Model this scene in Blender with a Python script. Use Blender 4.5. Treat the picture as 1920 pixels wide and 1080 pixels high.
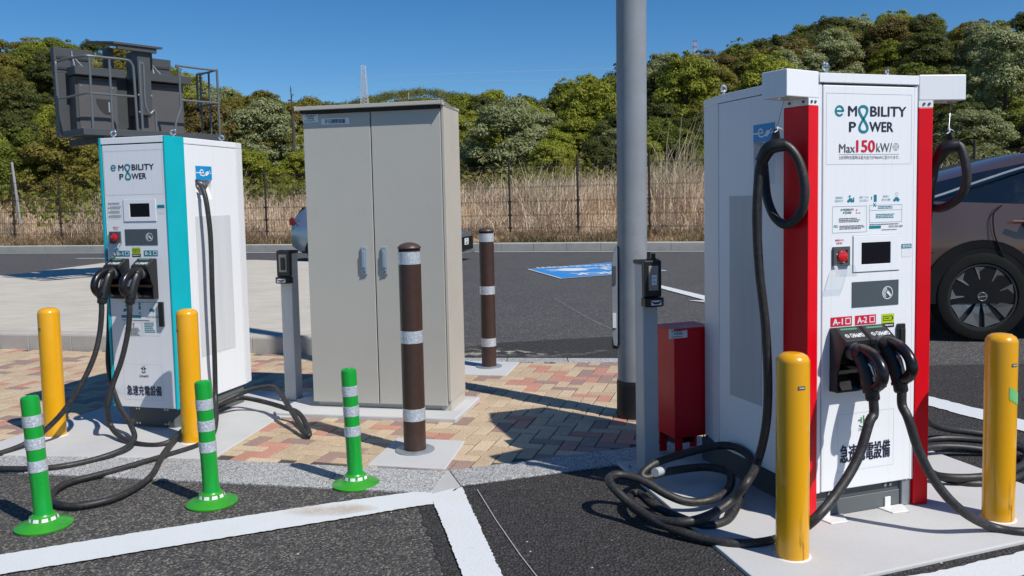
import bpy, bmesh, math, random
import numpy as np
from mathutils import Vector, Matrix

for _o in list(bpy.data.objects):
    bpy.data.objects.remove(_o)
random.seed(7)
NPR = np.random.RandomState(11)
SC = bpy.context.scene
COL = SC.collection
PI = math.pi
rad = math.radians

# ------------------------------------------------------------------ camera
FOC, CX, CY = 1578.29, 960.0, 488.69          # measured on the 1920 x 1080 photograph
FWD = Vector((0.0, 0.9974143, -0.0718658))
RGT = Vector((0.99978, -0.0015074, -0.0209209))
UPV = Vector((0.0209751, 0.07185, 0.9971949))
EYE = Vector((0, 0, 1.5))
cam_data = bpy.data.cameras.new('camera')
cam = bpy.data.objects.new('camera', cam_data)
COL.objects.link(cam)
cam.matrix_world = Matrix(((RGT.x, UPV.x, -FWD.x, 0), (RGT.y, UPV.y, -FWD.y, 0),
                           (RGT.z, UPV.z, -FWD.z, 1.5), (0, 0, 0, 1)))
cam_data.sensor_fit = 'HORIZONTAL'
cam_data.sensor_width = 36.0
cam_data.lens = 36.0 * FOC / 1920.0
cam_data.shift_y = (CY - 540.0) / 1920.0
cam_data.clip_start = 0.05
cam_data.clip_end = 3000.0
SC.camera = cam

# ------------------------------------------------------------------ daylight
SUN_EL, SUN_AZ = rad(50.2), rad(131.0)         # azimuth clockwise from +Y: behind the camera's right shoulder
sun_dir = Vector((math.cos(SUN_EL) * math.sin(SUN_AZ), math.cos(SUN_EL) * math.cos(SUN_AZ), math.sin(SUN_EL)))
world = bpy.data.worlds.new('World')
SC.world = world
world.use_nodes = True
wn = world.node_tree.nodes
bg = wn['Background']
sky = wn.new('ShaderNodeTexSky')
sky.sky_type = 'NISHITA'
sky.sun_disc = False
sky.sun_elevation = SUN_EL
sky.sun_rotation = SUN_AZ
sky.altitude = 900.0
sky.air_density = 1.0
sky.dust_density = 0.0
sky.ozone_density = 6.0
hs = wn.new('ShaderNodeHueSaturation')
hs.inputs['Saturation'].default_value = 1.24
world.node_tree.links.new(sky.outputs[0], hs.inputs['Color'])
world.node_tree.links.new(hs.outputs[0], bg.inputs[0])
bg.inputs[1].default_value = 0.100
sl = bpy.data.lights.new('sun', 'SUN')
sl.energy = 4.9
sl.angle = rad(0.53)
sl.color = (1.0, 0.955, 0.89)
sun = bpy.data.objects.new('sun', sl)
COL.objects.link(sun)
sun.rotation_euler = (-sun_dir).to_track_quat('-Z', 'Y').to_euler()
SC.view_settings.view_transform = 'Standard'
SC.view_settings.look = 'None'
SC.view_settings.exposure = 0.0
SC.view_settings.gamma = 1.0
SC.view_settings.use_curve_mapping = False
try:
    SC.cycles.max_bounces = 8
    SC.cycles.transparent_max_bounces = 12
    SC.cycles.use_denoising = True
except Exception:
    pass

# ------------------------------------------------------------------ measuring helpers: photograph point -> place in the world
def ray(u, v):
    return FWD + RGT * ((u - CX) / FOC) + UPV * ((CY - v) / FOC)

def at_z(u, v, z=0.0):
    d = ray(u, v)
    return EYE + d * ((z - 1.5) / d.z)

def at_y(u, v, y):
    d = ray(u, v)
    return EYE + d * (y / d.y)

class Frame:
    """A box standing on the ground: s runs along its front, t into its depth, z up."""
    def __init__(s, ox, oy, yaw):
        s.o = Vector((ox, oy, 0)); s.yaw = yaw
        s.es = Vector((math.cos(yaw), math.sin(yaw), 0)); s.et = Vector((-math.sin(yaw), math.cos(yaw), 0))
    def local(s, p):
        d = p - s.o
        return Vector((d.dot(s.es), d.dot(s.et), p.z))
    def world(s, a, b, z):
        return s.o + s.es * a + s.et * b + Vector((0, 0, z))
    def front(s, u, v, t=0.0):
        d = ray(u, v); k = (t - (EYE - s.o).dot(s.et)) / d.dot(s.et)
        q = s.local(EYE + d * k); return (q.x, q.z)
    def side(s, u, v, a):
        d = ray(u, v); k = (a - (EYE - s.o).dot(s.es)) / d.dot(s.es)
        q = s.local(EYE + d * k); return (q.y, q.z)

# ------------------------------------------------------------------ materials
MATS = {}
def new_mat(name):
    m = bpy.data.materials.new(name); m.use_nodes = True
    nt = m.node_tree
    return m, nt, nt.nodes['Principled BSDF']

def N(nt, typ, **kw):
    n = nt.nodes.new(typ)
    for k, v in kw.items():
        if k in ('operation', 'blend_type', 'data_type', 'feature', 'noise_dimensions', 'voronoi_dimensions', 'vector_type'):
            setattr(n, k, v)
        else:
            n.inputs[k].default_value = v
    return n

def ramp(nt, fac, stops, interp='LINEAR'):
    r = nt.nodes.new('ShaderNodeValToRGB')
    r.color_ramp.interpolation = interp
    el = r.color_ramp.elements
    while len(el) < len(stops):
        el.new(0.5)
    for e, (p, c) in zip(el, stops):
        e.position = p
        e.color = (c, c, c, 1) if isinstance(c, (int, float)) else (c[0], c[1], c[2], 1)
    nt.links.new(fac, r.inputs[0])
    return r.outputs[0]

def mixc(nt, fac, a, b, mode='MIX'):
    m = nt.nodes.new('ShaderNodeMixRGB'); m.blend_type = mode
    for i, x in ((0, fac), (1, a), (2, b)):
        if hasattr(x, 'type') and hasattr(x, 'links'):
            nt.links.new(x, m.inputs[i])
        elif i == 0:
            m.inputs[0].default_value = x
        else:
            m.inputs[i].default_value = (x[0], x[1], x[2], 1)
    return m.outputs[0]

def coords(nt, scale=(1, 1, 1), kind='Object'):
    tc = nt.nodes.new('ShaderNodeTexCoord'); mp = nt.nodes.new('ShaderNodeMapping')
    mp.inputs['Scale'].default_value = scale
    nt.links.new(tc.outputs[kind], mp.inputs[0])
    return mp.outputs[0]

def noise(nt, vec, scale, detail=4.0, rough=0.55):
    n = N(nt, 'ShaderNodeTexNoise', Scale=scale, Detail=detail, Roughness=rough)
    nt.links.new(vec, n.inputs['Vector'])
    return n.outputs['Fac']

def bump(nt, bsdf, h, strength=0.3, dist=0.01):
    b = N(nt, 'ShaderNodeBump', Strength=strength, Distance=dist)
    nt.links.new(h, b.inputs['Height'])
    nt.links.new(b.outputs[0], bsdf.inputs['Normal'])

def world_pos(nt, scale=1.0):
    g = nt.nodes.new('ShaderNodeNewGeometry')
    mp = nt.nodes.new('ShaderNodeMapping')
    mp.inputs['Scale'].default_value = (scale, scale, scale)
    nt.links.new(g.outputs['Position'], mp.inputs[0])
    return mp.outputs[0]

def paint(name, col, rough=0.4, metal=0.0, vary=0.06, vscale=3.0, coat=0.0, bumpy=0.0, bscale=200, spec=0.5, dirt=None, dirt_amt=0.0):
    """Painted or plain surface with slight mottling and optional dirt."""
    if name in MATS:
        return MATS[name]
    m, nt, b = new_mat(name)
    v = coords(nt)
    f = noise(nt, v, vscale)
    lo = tuple(c * (1 - vary) for c in col); hi = tuple(min(1, c * (1 + vary)) for c in col)
    c = ramp(nt, f, [(0.3, lo), (0.7, hi)])
    if dirt:
        f2 = noise(nt, v, vscale * 4.3, 6, 0.65)
        c = mixc(nt, ramp(nt, f2, [(0.52, 0.0), (0.75, dirt_amt)]), c, dirt)
    nt.links.new(c, b.inputs['Base Color'])
    r = ramp(nt, noise(nt, v, vscale * 2.1), [(0.3, max(0, rough - 0.06)), (0.7, min(1, rough + 0.08))])
    nt.links.new(r, b.inputs['Roughness'])
    b.inputs['Metallic'].default_value = metal
    b.inputs['Coat Weight'].default_value = coat
    b.inputs['Specular IOR Level'].default_value = spec
    if bumpy:
        bump(nt, b, noise(nt, v, bscale, 2), bumpy, 0.002)
    MATS[name] = m
    return m

def streaked_white(name, col, streak, amt):
    """White sheet metal with faint vertical rain streaks."""
    m, nt, b = new_mat(name)
    v = coords(nt, (46, 46, 0.55))
    f = noise(nt, v, 1.0, 5, 0.7)
    v2 = coords(nt, (1, 1, 1))
    c = mixc(nt, ramp(nt, f, [(0.52, 0.0), (0.62, amt * 0.35), (0.70, amt)]), col, streak)
    c = mixc(nt, ramp(nt, noise(nt, v2, 2.3), [(0.4, 0.0), (0.8, 0.06)]), c, (0.62, 0.63, 0.62))
    nt.links.new(c, b.inputs['Base Color'])
    b.inputs['Roughness'].default_value = 0.38
    bump(nt, b, noise(nt, v2, 420, 2), 0.10, 0.0008)
    MATS[name] = m
    return m

def asphalt(name, dark, light, cell=95, bstr=0.7, specks=0.5, patch=0.35, speck_col=(0.30, 0.27, 0.22)):
    m, nt, b = new_mat(name)
    v = world_pos(nt)
    vo = N(nt, 'ShaderNodeTexVoronoi', Scale=cell, Randomness=1.0)
    nt.links.new(v, vo.inputs['Vector'])
    sep = nt.nodes.new('ShaderNodeSeparateColor')
    nt.links.new(vo.outputs['Color'], sep.inputs[0])
    c = ramp(nt, sep.outputs[0], [(0.0, dark), (0.75, light), (1.0, tuple(x * 1.5 for x in light))])
    c = mixc(nt, ramp(nt, sep.outputs[1], [(1 - 0.22 * specks, 0.0), (1 - 0.22 * specks + 0.04, 0.8)]), c, speck_col)
    big = noise(nt, v, 0.9, 5, 0.6)
    c = mixc(nt, ramp(nt, big, [(0.35, patch), (0.7, 0.0)]), c, tuple(x * 0.6 for x in dark))
    fine = noise(nt, v, 12, 4, 0.6)
    c = mixc(nt, ramp(nt, fine, [(0.45, 0.0), (0.8, 0.25)]), c, tuple(x * 1.8 for x in light))
    c = mixc(nt, ramp(nt, vo.outputs['Distance'], [(0.45, 0.0), (0.75, 0.75)]), c, tuple(x * 0.25 for x in dark))
    nt.links.new(c, b.inputs['Base Color'])
    b.inputs['Roughness'].default_value = 0.85
    h = N(nt, 'ShaderNodeMath', operation='MULTIPLY'); h.inputs[1].default_value = -1.0
    nt.links.new(vo.outputs['Distance'], h.inputs[0])
    bump(nt, b, h.outputs[0], bstr, 0.012)
    MATS[name] = m
    return m

def speckled(name, cols, cell=260, blot=0.2, rough=0.75, bstr=0.25):
    """Granite / terrazzo-like stone or brick face: small random grains."""
    m, nt, b = new_mat(name)
    v = world_pos(nt)
    vo = N(nt, 'ShaderNodeTexVoronoi', Scale=cell)
    nt.links.new(v, vo.inputs['Vector'])
    sep = nt.nodes.new('ShaderNodeSeparateColor'); nt.links.new(vo.outputs['Color'], sep.inputs[0])
    k = len(cols)
    c = ramp(nt, sep.outputs[0], [(i / k, cols[i]) for i in range(k)], 'CONSTANT')
    oi = nt.nodes.new('ShaderNodeObjectInfo')
    c = mixc(nt, 0.22, c, ramp(nt, oi.outputs['Random'], [(0, 0.25), (1, 1.0)]), 'MULTIPLY')
    c = mixc(nt, ramp(nt, noise(nt, v, 5, 5, 0.6), [(0.4, 0.0), (0.75, blot)]), c, tuple(x * 0.55 for x in cols[0]))
    nt.links.new(c, b.inputs['Base Color'])
    b.inputs['Roughness'].default_value = rough
    bump(nt, b, noise(nt, v, cell * 0.9, 2), bstr, 0.003)
    MATS[name] = m
    return m

def concrete(name, col, stain, amt=0.5, scale=1.6, rough=0.85, lines=0.0):
    m, nt, b = new_mat(name)
    v = world_pos(nt)
    f = noise(nt, v, scale, 7, 0.62)
    c = mixc(nt, ramp(nt, f, [(0.42, 0.0), (0.72, amt)]), col, stain)
    f2 = noise(nt, v, 38, 5, 0.7)
    c = mixc(nt, ramp(nt, f2, [(0.55, 0.0), (0.75, amt * 0.5)]), c, tuple(x * 0.7 for x in stain))
    if lines:
        mp = nt.nodes.new('ShaderNodeMapping'); mp.inputs['Scale'].default_value = (2.0, 34.0, 1.0)
        mp.inputs['Rotation'].default_value = (0, 0, 0.2)
        nt.links.new(v, mp.inputs[0])
        c = mixc(nt, ramp(nt, noise(nt, mp.outputs[0], 1.0, 4), [(0.45, 0.0), (0.7, lines)]), c, tuple(x * 0.6 for x in stain))
    nt.links.new(c, b.inputs['Base Color'])
    b.inputs['Roughness'].default_value = rough
    bump(nt, b, f2, 0.35, 0.004)
    MATS[name] = m
    return m

def road_paint(name, col, under, wear=0.5):
    m, nt, b = new_mat(name)
    v = world_pos(nt)
    f = noise(nt, v, 55, 6, 0.75)
    c = mixc(nt, ramp(nt, f, [(0.60, 0.0), (0.72, wear)]), col, under)
    c = mixc(nt, ramp(nt, noise(nt, v, 3.2, 5), [(0.5, 0.0), (0.8, 0.18)]), c, (0.5, 0.46, 0.40))
    nt.links.new(c, b.inputs['Base Color'])
    b.inputs['Roughness'].default_value = 0.6
    bump(nt, b, noise(nt, v, 95, 3), 0.5, 0.004)
    MATS[name] = m
    return m

def leaf_mat(name, cols, trans=0.3):
    m, nt, b = new_mat(name)
    oi = nt.nodes.new('ShaderNodeObjectInfo')
    g = nt.nodes.new('ShaderNodeNewGeometry')
    c = ramp(nt, g.outputs['Random Per Island'], [(i / max(1, len(cols) - 1), cc) for i, cc in enumerate(cols)])
    c = mixc(nt, ramp(nt, oi.outputs['Random'], [(0.0, 0.0), (1.0, 0.45)]), c, tuple(x * 0.6 for x in cols[0]))
    nt.links.new(c, b.inputs['Base Color'])
    b.inputs['Roughness'].default_value = 0.55
    b.inputs['Specular IOR Level'].default_value = 0.25
    tr = nt.nodes.new('ShaderNodeBsdfTranslucent')
    nt.links.new(mixc(nt, 0.5, c, (0.25, 0.30, 0.03), 'MIX'), tr.inputs[0])
    mx = nt.nodes.new('ShaderNodeMixShader'); mx.inputs[0].default_value = trans
    out = nt.nodes['Material Output']
    nt.links.new(b.outputs[0], mx.inputs[1]); nt.links.new(tr.outputs[0], mx.inputs[2])
    nt.links.new(mx.outputs[0], out.inputs[0])
    MATS[name] = m
    return m

def perforated(name, col, hole, pitch):
    """Painted grille sheet with rows of small round holes."""
    m, nt, b = new_mat(name)
    tc = nt.nodes.new('ShaderNodeTexCoord')
    sp = nt.nodes.new('ShaderNodeSeparateXYZ'); nt.links.new(tc.outputs['Object'], sp.inputs[0])
    def sn(sock):
        a = N(nt, 'ShaderNodeMath', operation='MULTIPLY'); a.inputs[1].default_value = 2 * PI / pitch
        nt.links.new(sock, a.inputs[0])
        s_ = N(nt, 'ShaderNodeMath', operation='COSINE'); nt.links.new(a.outputs[0], s_.inputs[0])
        return s_.outputs[0]
    mu = N(nt, 'ShaderNodeMath', operation='MULTIPLY')
    nt.links.new(sn(sp.outputs[1]), mu.inputs[0]); nt.links.new(sn(sp.outputs[2]), mu.inputs[1])
    fac = ramp(nt, mu.outputs[0], [(0.25, 0.0), (0.45, 1.0)])
    c = mixc(nt, fac, col, hole)
    vv = coords(nt, (20, 20, 0.8))
    c = mixc(nt, ramp(nt, noise(nt, vv, 1.0, 4), [(0.45, 0.0), (0.75, 0.25)]), c, tuple(x * 0.6 for x in col))
    nt.links.new(c, b.inputs['Base Color'])
    b.inputs['Roughness'].default_value = 0.5
    MATS[name] = m
    return m

def car_paint(name, col, metal=0.55, rough=0.32):
    m, nt, b = new_mat(name)
    v = coords(nt)
    f = noise(nt, v, 900, 2)
    nt.links.new(ramp(nt, f, [(0.35, tuple(c * 0.85 for c in col)), (0.65, tuple(c * 1.15 for c in col))]), b.inputs['Base Color'])
    b.inputs['Metallic'].default_value = metal
    b.inputs['Roughness'].default_value = rough
    b.inputs['Coat Weight'].default_value = 0.8
    b.inputs['Coat Roughness'].default_value = 0.06
    MATS[name] = m
    return m

def clear_plastic(name):
    m, nt, b = new_mat(name)
    g = nt.nodes.new('ShaderNodeBsdfTransparent'); g.inputs[0].default_value = (0.86, 0.89, 0.92, 1)
    gl = nt.nodes.new('ShaderNodeBsdfGlossy'); gl.inputs['Roughness'].default_value = 0.08
    fr = N(nt, 'ShaderNodeFresnel', IOR=1.45)
    mx = nt.nodes.new('ShaderNodeMixShader')
    nt.links.new(fr.outputs[0], mx.inputs[0]); nt.links.new(g.outputs[0], mx.inputs[1]); nt.links.new(gl.outputs[0], mx.inputs[2])
    nt.links.new(mx.outputs[0], nt.nodes['Material Output'].inputs[0])
    MATS[name] = m
    return m

# ------------------------------------------------------------------ mesh helpers
class MB:
    """Collects verts and faces (with a material slot each) and links them as ONE mesh object."""
    def __init__(s):
        s.v = []; s.f = []; s.m = []; s.sm = []
    def add(s, vs, fs, mi=0, smooth=False):
        k = len(s.v)
        s.v.extend(tuple(p) for p in vs)
        for f in fs:
            s.f.append(tuple(i + k for i in f)); s.m.append(mi); s.sm.append(smooth)
        return s
    def box(s, x0, x1, y0, y1, z0, z1, mi=0):
        vs = [(x, y, z) for z in (z0, z1) for y in (y0, y1) for x in (x0, x1)]
        return s.add(vs, [(0, 2, 3, 1), (4, 5, 7, 6), (0, 1, 5, 4), (2, 6, 7, 3), (0, 4, 6, 2), (1, 3, 7, 5)], mi)
    def prism(s, poly, z0, z1, mi=0, axis='z'):
        """poly extruded: axis z -> (x,y); axis x -> (y,z); axis y -> (x,z)."""
        n = len(poly)
        def P(a, b, h):
            return (a, b, h) if axis == 'z' else ((h, a, b) if axis == 'x' else (a, h, b))
        vs = [P(a, b, z0) for a, b in poly] + [P(a, b, z1) for a, b in poly]
        fs = [tuple(range(n - 1, -1, -1)), tuple(range(n, 2 * n))]
        fs += [(i, (i + 1) % n, n + (i + 1) % n, n + i) for i in range(n)]
        return s.add(vs, fs, mi)
    def quad(s, a, b, c, d, mi=0):
        return s.add([a, b, c, d], [(0, 1, 2, 3)], mi)
    def tube(s, path, r, n=8, mi=0, caps=True, closed=False, up=None):
        pts = [Vector(p) for p in path]
        rr = r if isinstance(r, (list, tuple)) else [r] * len(pts)
        L = len(pts)
        T = []
        for i in range(L):
            if closed:
                d = pts[(i + 1) % L] - pts[i - 1]
            else:
                d = pts[min(i + 1, L - 1)] - pts[max(i - 1, 0)]
            T.append(d.normalized() if d.length > 1e-9 else Vector((0, 0, 1)))
        nrm = Vector(up) if up else (Vector((0, 0, 1)) if abs(T[0].z) < 0.9 else Vector((1, 0, 0)))
        vs = []
        for i in range(L):
            nrm = nrm - T[i] * nrm.dot(T[i])
            if nrm.length < 1e-6:
                nrm = T[i].orthogonal()
            nrm.normalize()
            bn = T[i].cross(nrm)
            for k in range(n):
                a = 2 * PI * k / n
                vs.append(pts[i] + (nrm * math.cos(a) + bn * math.sin(a)) * rr[i])
        fs = []
        for i in range(L if closed else L - 1):
            j = (i + 1) % L
            for k in range(n):
                fs.append((i * n + k, i * n + (k + 1) % n, j * n + (k + 1) % n, j * n + k))
        s.add(vs, fs, mi, True)
        if caps and not closed:
            s.add([vs[k] for k in range(n)], [tuple(range(n - 1, -1, -1))], mi)
            s.add([vs[(L - 1) * n + k] for k in range(n)], [tuple(range(n))], mi)
        return s
    def cyl(s, p0, p1, r, n=12, mi=0):
        return s.tube([p0, p1], r, n, mi)
    def lathe(s, prof, n=24, mi=0, o=(0, 0, 0)):
        vs = []; L = len(prof)
        for r, z in prof:
            for k in range(n):
                a = 2 * PI * k / n
                vs.append((o[0] + r * math.cos(a), o[1] + r * math.sin(a), o[2] + z))
        fs = [(i * n + k, i * n + (k + 1) % n, (i + 1) * n + (k + 1) % n, (i + 1) * n + k) for i in range(L - 1) for k in range(n)]
        if prof[-1][0] > 1e-6:
            fs.append(tuple((L - 1) * n + k for k in range(n)))
        if prof[0][0] > 1e-6:
            fs.append(tuple(range(n - 1, -1, -1)))
        return s.add(vs, fs, mi, True)
    def mesh(s, name, mats, bevel=0.0, seg=2, sharp=0.7, smooth=None):
        me = bpy.data.meshes.new(name)
        me.from_pydata(s.v, [], s.f)
        for m in (mats if isinstance(mats, (list, tuple)) else [mats]):
            me.materials.append(m)
        me.polygons.foreach_set('material_index', s.m)
        sm = s.sm if smooth is None else [smooth] * len(s.f)
        me.polygons.foreach_set('use_smooth', sm)
        me.update()
        bm = bmesh.new(); bm.from_mesh(me)
        bmesh.ops.remove_doubles(bm, verts=bm.verts, dist=1e-5)
        bmesh.ops.recalc_face_normals(bm, faces=bm.faces)
        if bevel:
            es = [e for e in bm.edges if len(e.link_faces) == 2 and e.calc_face_angle(0) > 0.5]
            bmesh.ops.bevel(bm, geom=es, offset=bevel, segments=seg, affect='EDGES', profile=0.5, clamp_overlap=True)
        bm.to_mesh(me); bm.free()
        if any(sm):
            me.set_sharp_from_angle(angle=sharp)
        return me
    def build(s, name, mats, parent=None, bevel=0.0, seg=2, **kw):
        o = bpy.data.objects.new(name, s.mesh(name, mats, bevel, seg, **kw))
        COL.objects.link(o)
        if parent is not None:
            o.parent = parent
        return o

def tag(o, label=None, cat=None, group=None, kind=None):
    if label: o['label'] = label
    if cat: o['category'] = cat
    if group: o['group'] = group
    if kind: o['kind'] = kind
    return o

def empty(name, loc=(0, 0, 0), rz=0.0):
    o = bpy.data.objects.new(name, None)
    o.empty_display_size = 0.1
    COL.objects.link(o); o.location = loc; o.rotation_euler = (0, 0, rz)
    return o

def thing(name, label, cat, loc=(0, 0, 0), rz=0.0, group=None):
    return tag(empty(name, loc, rz), label, cat, group)

def kids(o):
    return [c for c in bpy.data.objects if c.parent == o]

def copy_tree(o, parent=None):
    c = o.copy(); COL.objects.link(c)
    if parent is not None:
        c.parent = parent
    for ch in list(o.children):
        copy_tree(ch, c)
    return c

def spline(pts, step=6):
    """Smooth curve through the points (Catmull-Rom)."""
    P = [Vector(p) for p in pts]
    out = []
    for i in range(len(P) - 1):
        p0 = P[i - 1] if i else P[0] * 2 - P[1]
        p1, p2 = P[i], P[i + 1]
        p3 = P[i + 2] if i + 2 < len(P) else P[-1] * 2 - P[-2]
        for k in range(step):
            t = k / step
            out.append(0.5 * ((2 * p1) + (p2 - p0) * t + (2 * p0 - 5 * p1 + 4 * p2 - p3) * t * t + (3 * p1 - p0 - 3 * p2 + p3) * t ** 3))
    out.append(P[-1])
    return out

# ------------------------------------------------------------------ lettering
_TXT = {}
def text_geo(body, bold=0.0):
    key = body
    if key in _TXT:
        return _TXT[key]
    cu = bpy.data.curves.new('t', 'FONT'); cu.body = body; cu.size = 1.0; cu.resolution_u = 3
    o = bpy.data.objects.new('t', cu); COL.objects.link(o)
    me = bpy.data.meshes.new_from_object(o.evaluated_get(bpy.context.evaluated_depsgraph_get()))
    vs = [tuple(v.co) for v in me.vertices]; fs = [tuple(p.vertices) for p in me.polygons]
    bpy.data.objects.remove(o); bpy.data.curves.remove(cu); bpy.data.meshes.remove(me)
    xs = [v[0] for v in vs] or [0, 1]; ys = [v[1] for v in vs] or [0, 1]
    _TXT[key] = (vs, fs, (min(xs), max(xs), min(ys), max(ys)))
    return _TXT[key]

class Face:
    """A flat face to print on: origin o, right e1, up e2, outward n (all in the thing's local frame)."""
    def __init__(s, o, e1, e2):
        s.o, s.e1, s.e2 = Vector(o), Vector(e1), Vector(e2)
        s.n = s.e1.cross(s.e2)
    def p(s, a, b, off=0.0):
        return s.o + s.e1 * a + s.e2 * b + s.n * off
    def text(s, mb, body, a0, a1, b0, b1, off=0.0016, mi=0, bold=0.0):
        vs, fs, (x0, x1, y0, y1) = text_geo(body, bold)
        k = bold * (b1 - b0) * 1.3                      # heavier letters: the same shapes laid again a hair to each side
        for i, (dx, dy) in enumerate(((-k, 0), (k, 0), (0, -k * .6), (0, k * .6)) if bold else ((0, 0),)):
            mb.add([s.p(a0 + k + dx + (v[0] - x0) / (x1 - x0) * (a1 - a0 - 2 * k), b0 + dy + (v[1] - y0) / (y1 - y0) * (b1 - b0), off + i * .00012) for v in vs], fs, mi)
    def rect(s, mb, a0, a1, b0, b1, off=0.001, mi=0):
        mb.quad(s.p(a0, b0, off), s.p(a1, b0, off), s.p(a1, b1, off), s.p(a0, b1, off), mi)
    def outline(s, mb, a0, a1, b0, b1, w, off=0.001, mi=0):
        s.rect(mb, a0, a1, b0, b0 + w, off, mi); s.rect(mb, a0, a1, b1 - w, b1, off, mi)
        s.rect(mb, a0, a0 + w, b0 + w, b1 - w, off, mi); s.rect(mb, a1 - w, a1, b0 + w, b1 - w, off, mi)
    def poly(s, mb, pts, off=0.001, mi=0):
        mb.add([s.p(a, b, off) for a, b in pts], [tuple(range(len(pts)))], mi)
    def ring(s, mb, a, b, r, w, off=0.0015, mi=0, n=24, t0=0.0, t1=2 * PI):
        vs = []
        for i in range(n + 1):
            t = t0 + (t1 - t0) * i / n
            vs += [s.p(a + (r - w) * math.cos(t), b + (r - w) * math.sin(t), off), s.p(a + r * math.cos(t), b + r * math.sin(t), off)]
        mb.add(vs, [(2 * i, 2 * i + 1, 2 * i + 3, 2 * i + 2) for i in range(n)], mi)
    def disc(s, mb, a, b, r, off=0.0015, mi=0, n=20):
        s.poly(mb, [(a + r * math.cos(2 * PI * i / n), b + r * math.sin(2 * PI * i / n)) for i in range(n)], off, mi)
    def stroke(s, mb, pts, w, off=0.0015, mi=0):
        vs = []; L = len(pts)
        for i in range(L):
            ax = pts[min(i + 1, L - 1)][0] - pts[max(i - 1, 0)][0]; ay = pts[min(i + 1, L - 1)][1] - pts[max(i - 1, 0)][1]
            l = math.hypot(ax, ay) or 1
            nx, ny = -ay / l * w / 2, ax / l * w / 2
            vs += [s.p(pts[i][0] + nx, pts[i][1] + ny, off), s.p(pts[i][0] - nx, pts[i][1] - ny, off)]
        mb.add(vs, [(2 * i, 2 * i + 1, 2 * i + 3, 2 * i + 2) for i in range(L - 1)], mi)
    def small_print(s, mb, a0, a1, b0, b1, rows, mi=0, seed=1, fill=1.0, off=0.0015):
        """Rows of print too small to read: short dashes like words."""
        rn = random.Random(seed); h = (b1 - b0) / rows
        for r in range(rows):
            x = a0; end = a0 + (a1 - a0) * fill * rn.uniform(0.8, 1.0)
            y = b1 - (r + 1) * h
            while x < end:
                w = min(rn.uniform(0.004, 0.016), end - x)
                s.rect(mb, x, x + w, y + h * 0.28, y + h * 0.78, off, mi)
                x += w + 0.0025
# ================================================================== THE SETTING
asphalt('road_asphalt', (0.060, 0.058, 0.058), (0.100, 0.096, 0.094), cell=70, bstr=0.5, specks=0.35, patch=0.25)
asphalt('worn_asphalt', (0.050, 0.048, 0.046), (0.105, 0.100, 0.094), cell=92, bstr=0.75, specks=1.0, patch=0.45, speck_col=(0.30, 0.27, 0.21))
asphalt('new_asphalt', (0.022, 0.020, 0.0195), (0.050, 0.046, 0.044), cell=72, bstr=1.0, specks=0.06, patch=0.2, speck_col=(0.16, 0.14, 0.12))
road_paint('white_road_paint', (0.62, 0.64, 0.645), (0.10, 0.095, 0.09), 0.5)
road_paint('blue_road_paint', (0.02, 0.22, 0.56), (0.08, 0.085, 0.09), 0.35)
speckled('granite', [(0.20, 0.20, 0.20), (0.42, 0.42, 0.41), (0.52, 0.52, 0.51), (0.33, 0.33, 0.33), (0.60, 0.60, 0.58), (0.13, 0.13, 0.13)], cell=190, blot=0.1)
speckled('brick_sand', [(0.52, 0.39, 0.25), (0.62, 0.48, 0.33), (0.40, 0.29, 0.18)], cell=300, blot=0.25)
speckled('brick_straw', [(0.57, 0.44, 0.29), (0.46, 0.35, 0.22), (0.66, 0.53, 0.37)], cell=300, blot=0.2)
speckled('brick_red', [(0.52, 0.25, 0.18), (0.58, 0.30, 0.22), (0.46, 0.21, 0.15)], cell=300, blot=0.25)
speckled('brick_mauve', [(0.33, 0.22, 0.18), (0.39, 0.27, 0.225), (0.28, 0.18, 0.15)], cell=300, blot=0.2)
speckled('joint_sand', [(0.06, 0.05, 0.04), (0.09, 0.075, 0.06)], cell=400)
concrete('slab_concrete', (0.49, 0.49, 0.485), (0.37, 0.365, 0.35), 0.4)
concrete('bright_concrete', (0.50, 0.50, 0.495), (0.39, 0.385, 0.37), 0.35)
concrete('platform_concrete', (0.54, 0.495, 0.42), (0.40, 0.36, 0.295), 0.55, 1.2, lines=0.5)
concrete('kerb_concrete', (0.42, 0.40, 0.36), (0.29, 0.275, 0.245), 0.5)
concrete('far_kerb_concrete', (0.40, 0.39, 0.35), (0.27, 0.265, 0.24), 0.6, 2.5)
concrete('mortar', (0.42, 0.42, 0.41), (0.32, 0.32, 0.31), 0.3, 6)
concrete('soil', (0.115, 0.085, 0.045), (0.055, 0.05, 0.025), 0.6, 0.5)
paint('iron_dark', (0.035, 0.03, 0.027), 0.55)

def wob(pts, amp=0.006, step=0.03, closed=True, seed=3):
    """Break a polygon's edges up into slightly uneven ones."""
    rn = random.Random(seed); out = []
    n = len(pts)
    for i in range(n if closed else n - 1):
        a = Vector((pts[i][0], pts[i][1])); b = Vector((pts[(i + 1) % n][0], pts[(i + 1) % n][1]))
        d = b - a; L = d.length; k = max(1, min(160, int(L / step)))
        nn = Vector((-d.y, d.x)).normalized() if L else Vector((0, 0))
        for j in range(k):
            q = a + d * (j / k) + nn * (rn.uniform(-amp, amp) if j else 0)
            out.append((q.x, q.y))
    return out

def sheet(name, pts, z, mat, kind='structure', parent=None):
    mb = MB(); mb.add([(p[0], p[1], z) for p in pts], [tuple(range(len(pts)))])
    o = mb.build(name, MATS[mat], parent)
    if parent is None:
        o['kind'] = kind
    return o

def px(*uv, z=0.0):
    return [tuple(at_z(u, v, z)[:2]) for u, v in uv]

def slab(name, pts, z0, z1, mat, bevel=0.006):
    mb = MB(); mb.prism([(p[0], p[1]) for p in pts], z0, z1)
    o = mb.build(name, MATS[mat], None, bevel); o['kind'] = 'structure'
    return o

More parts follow.
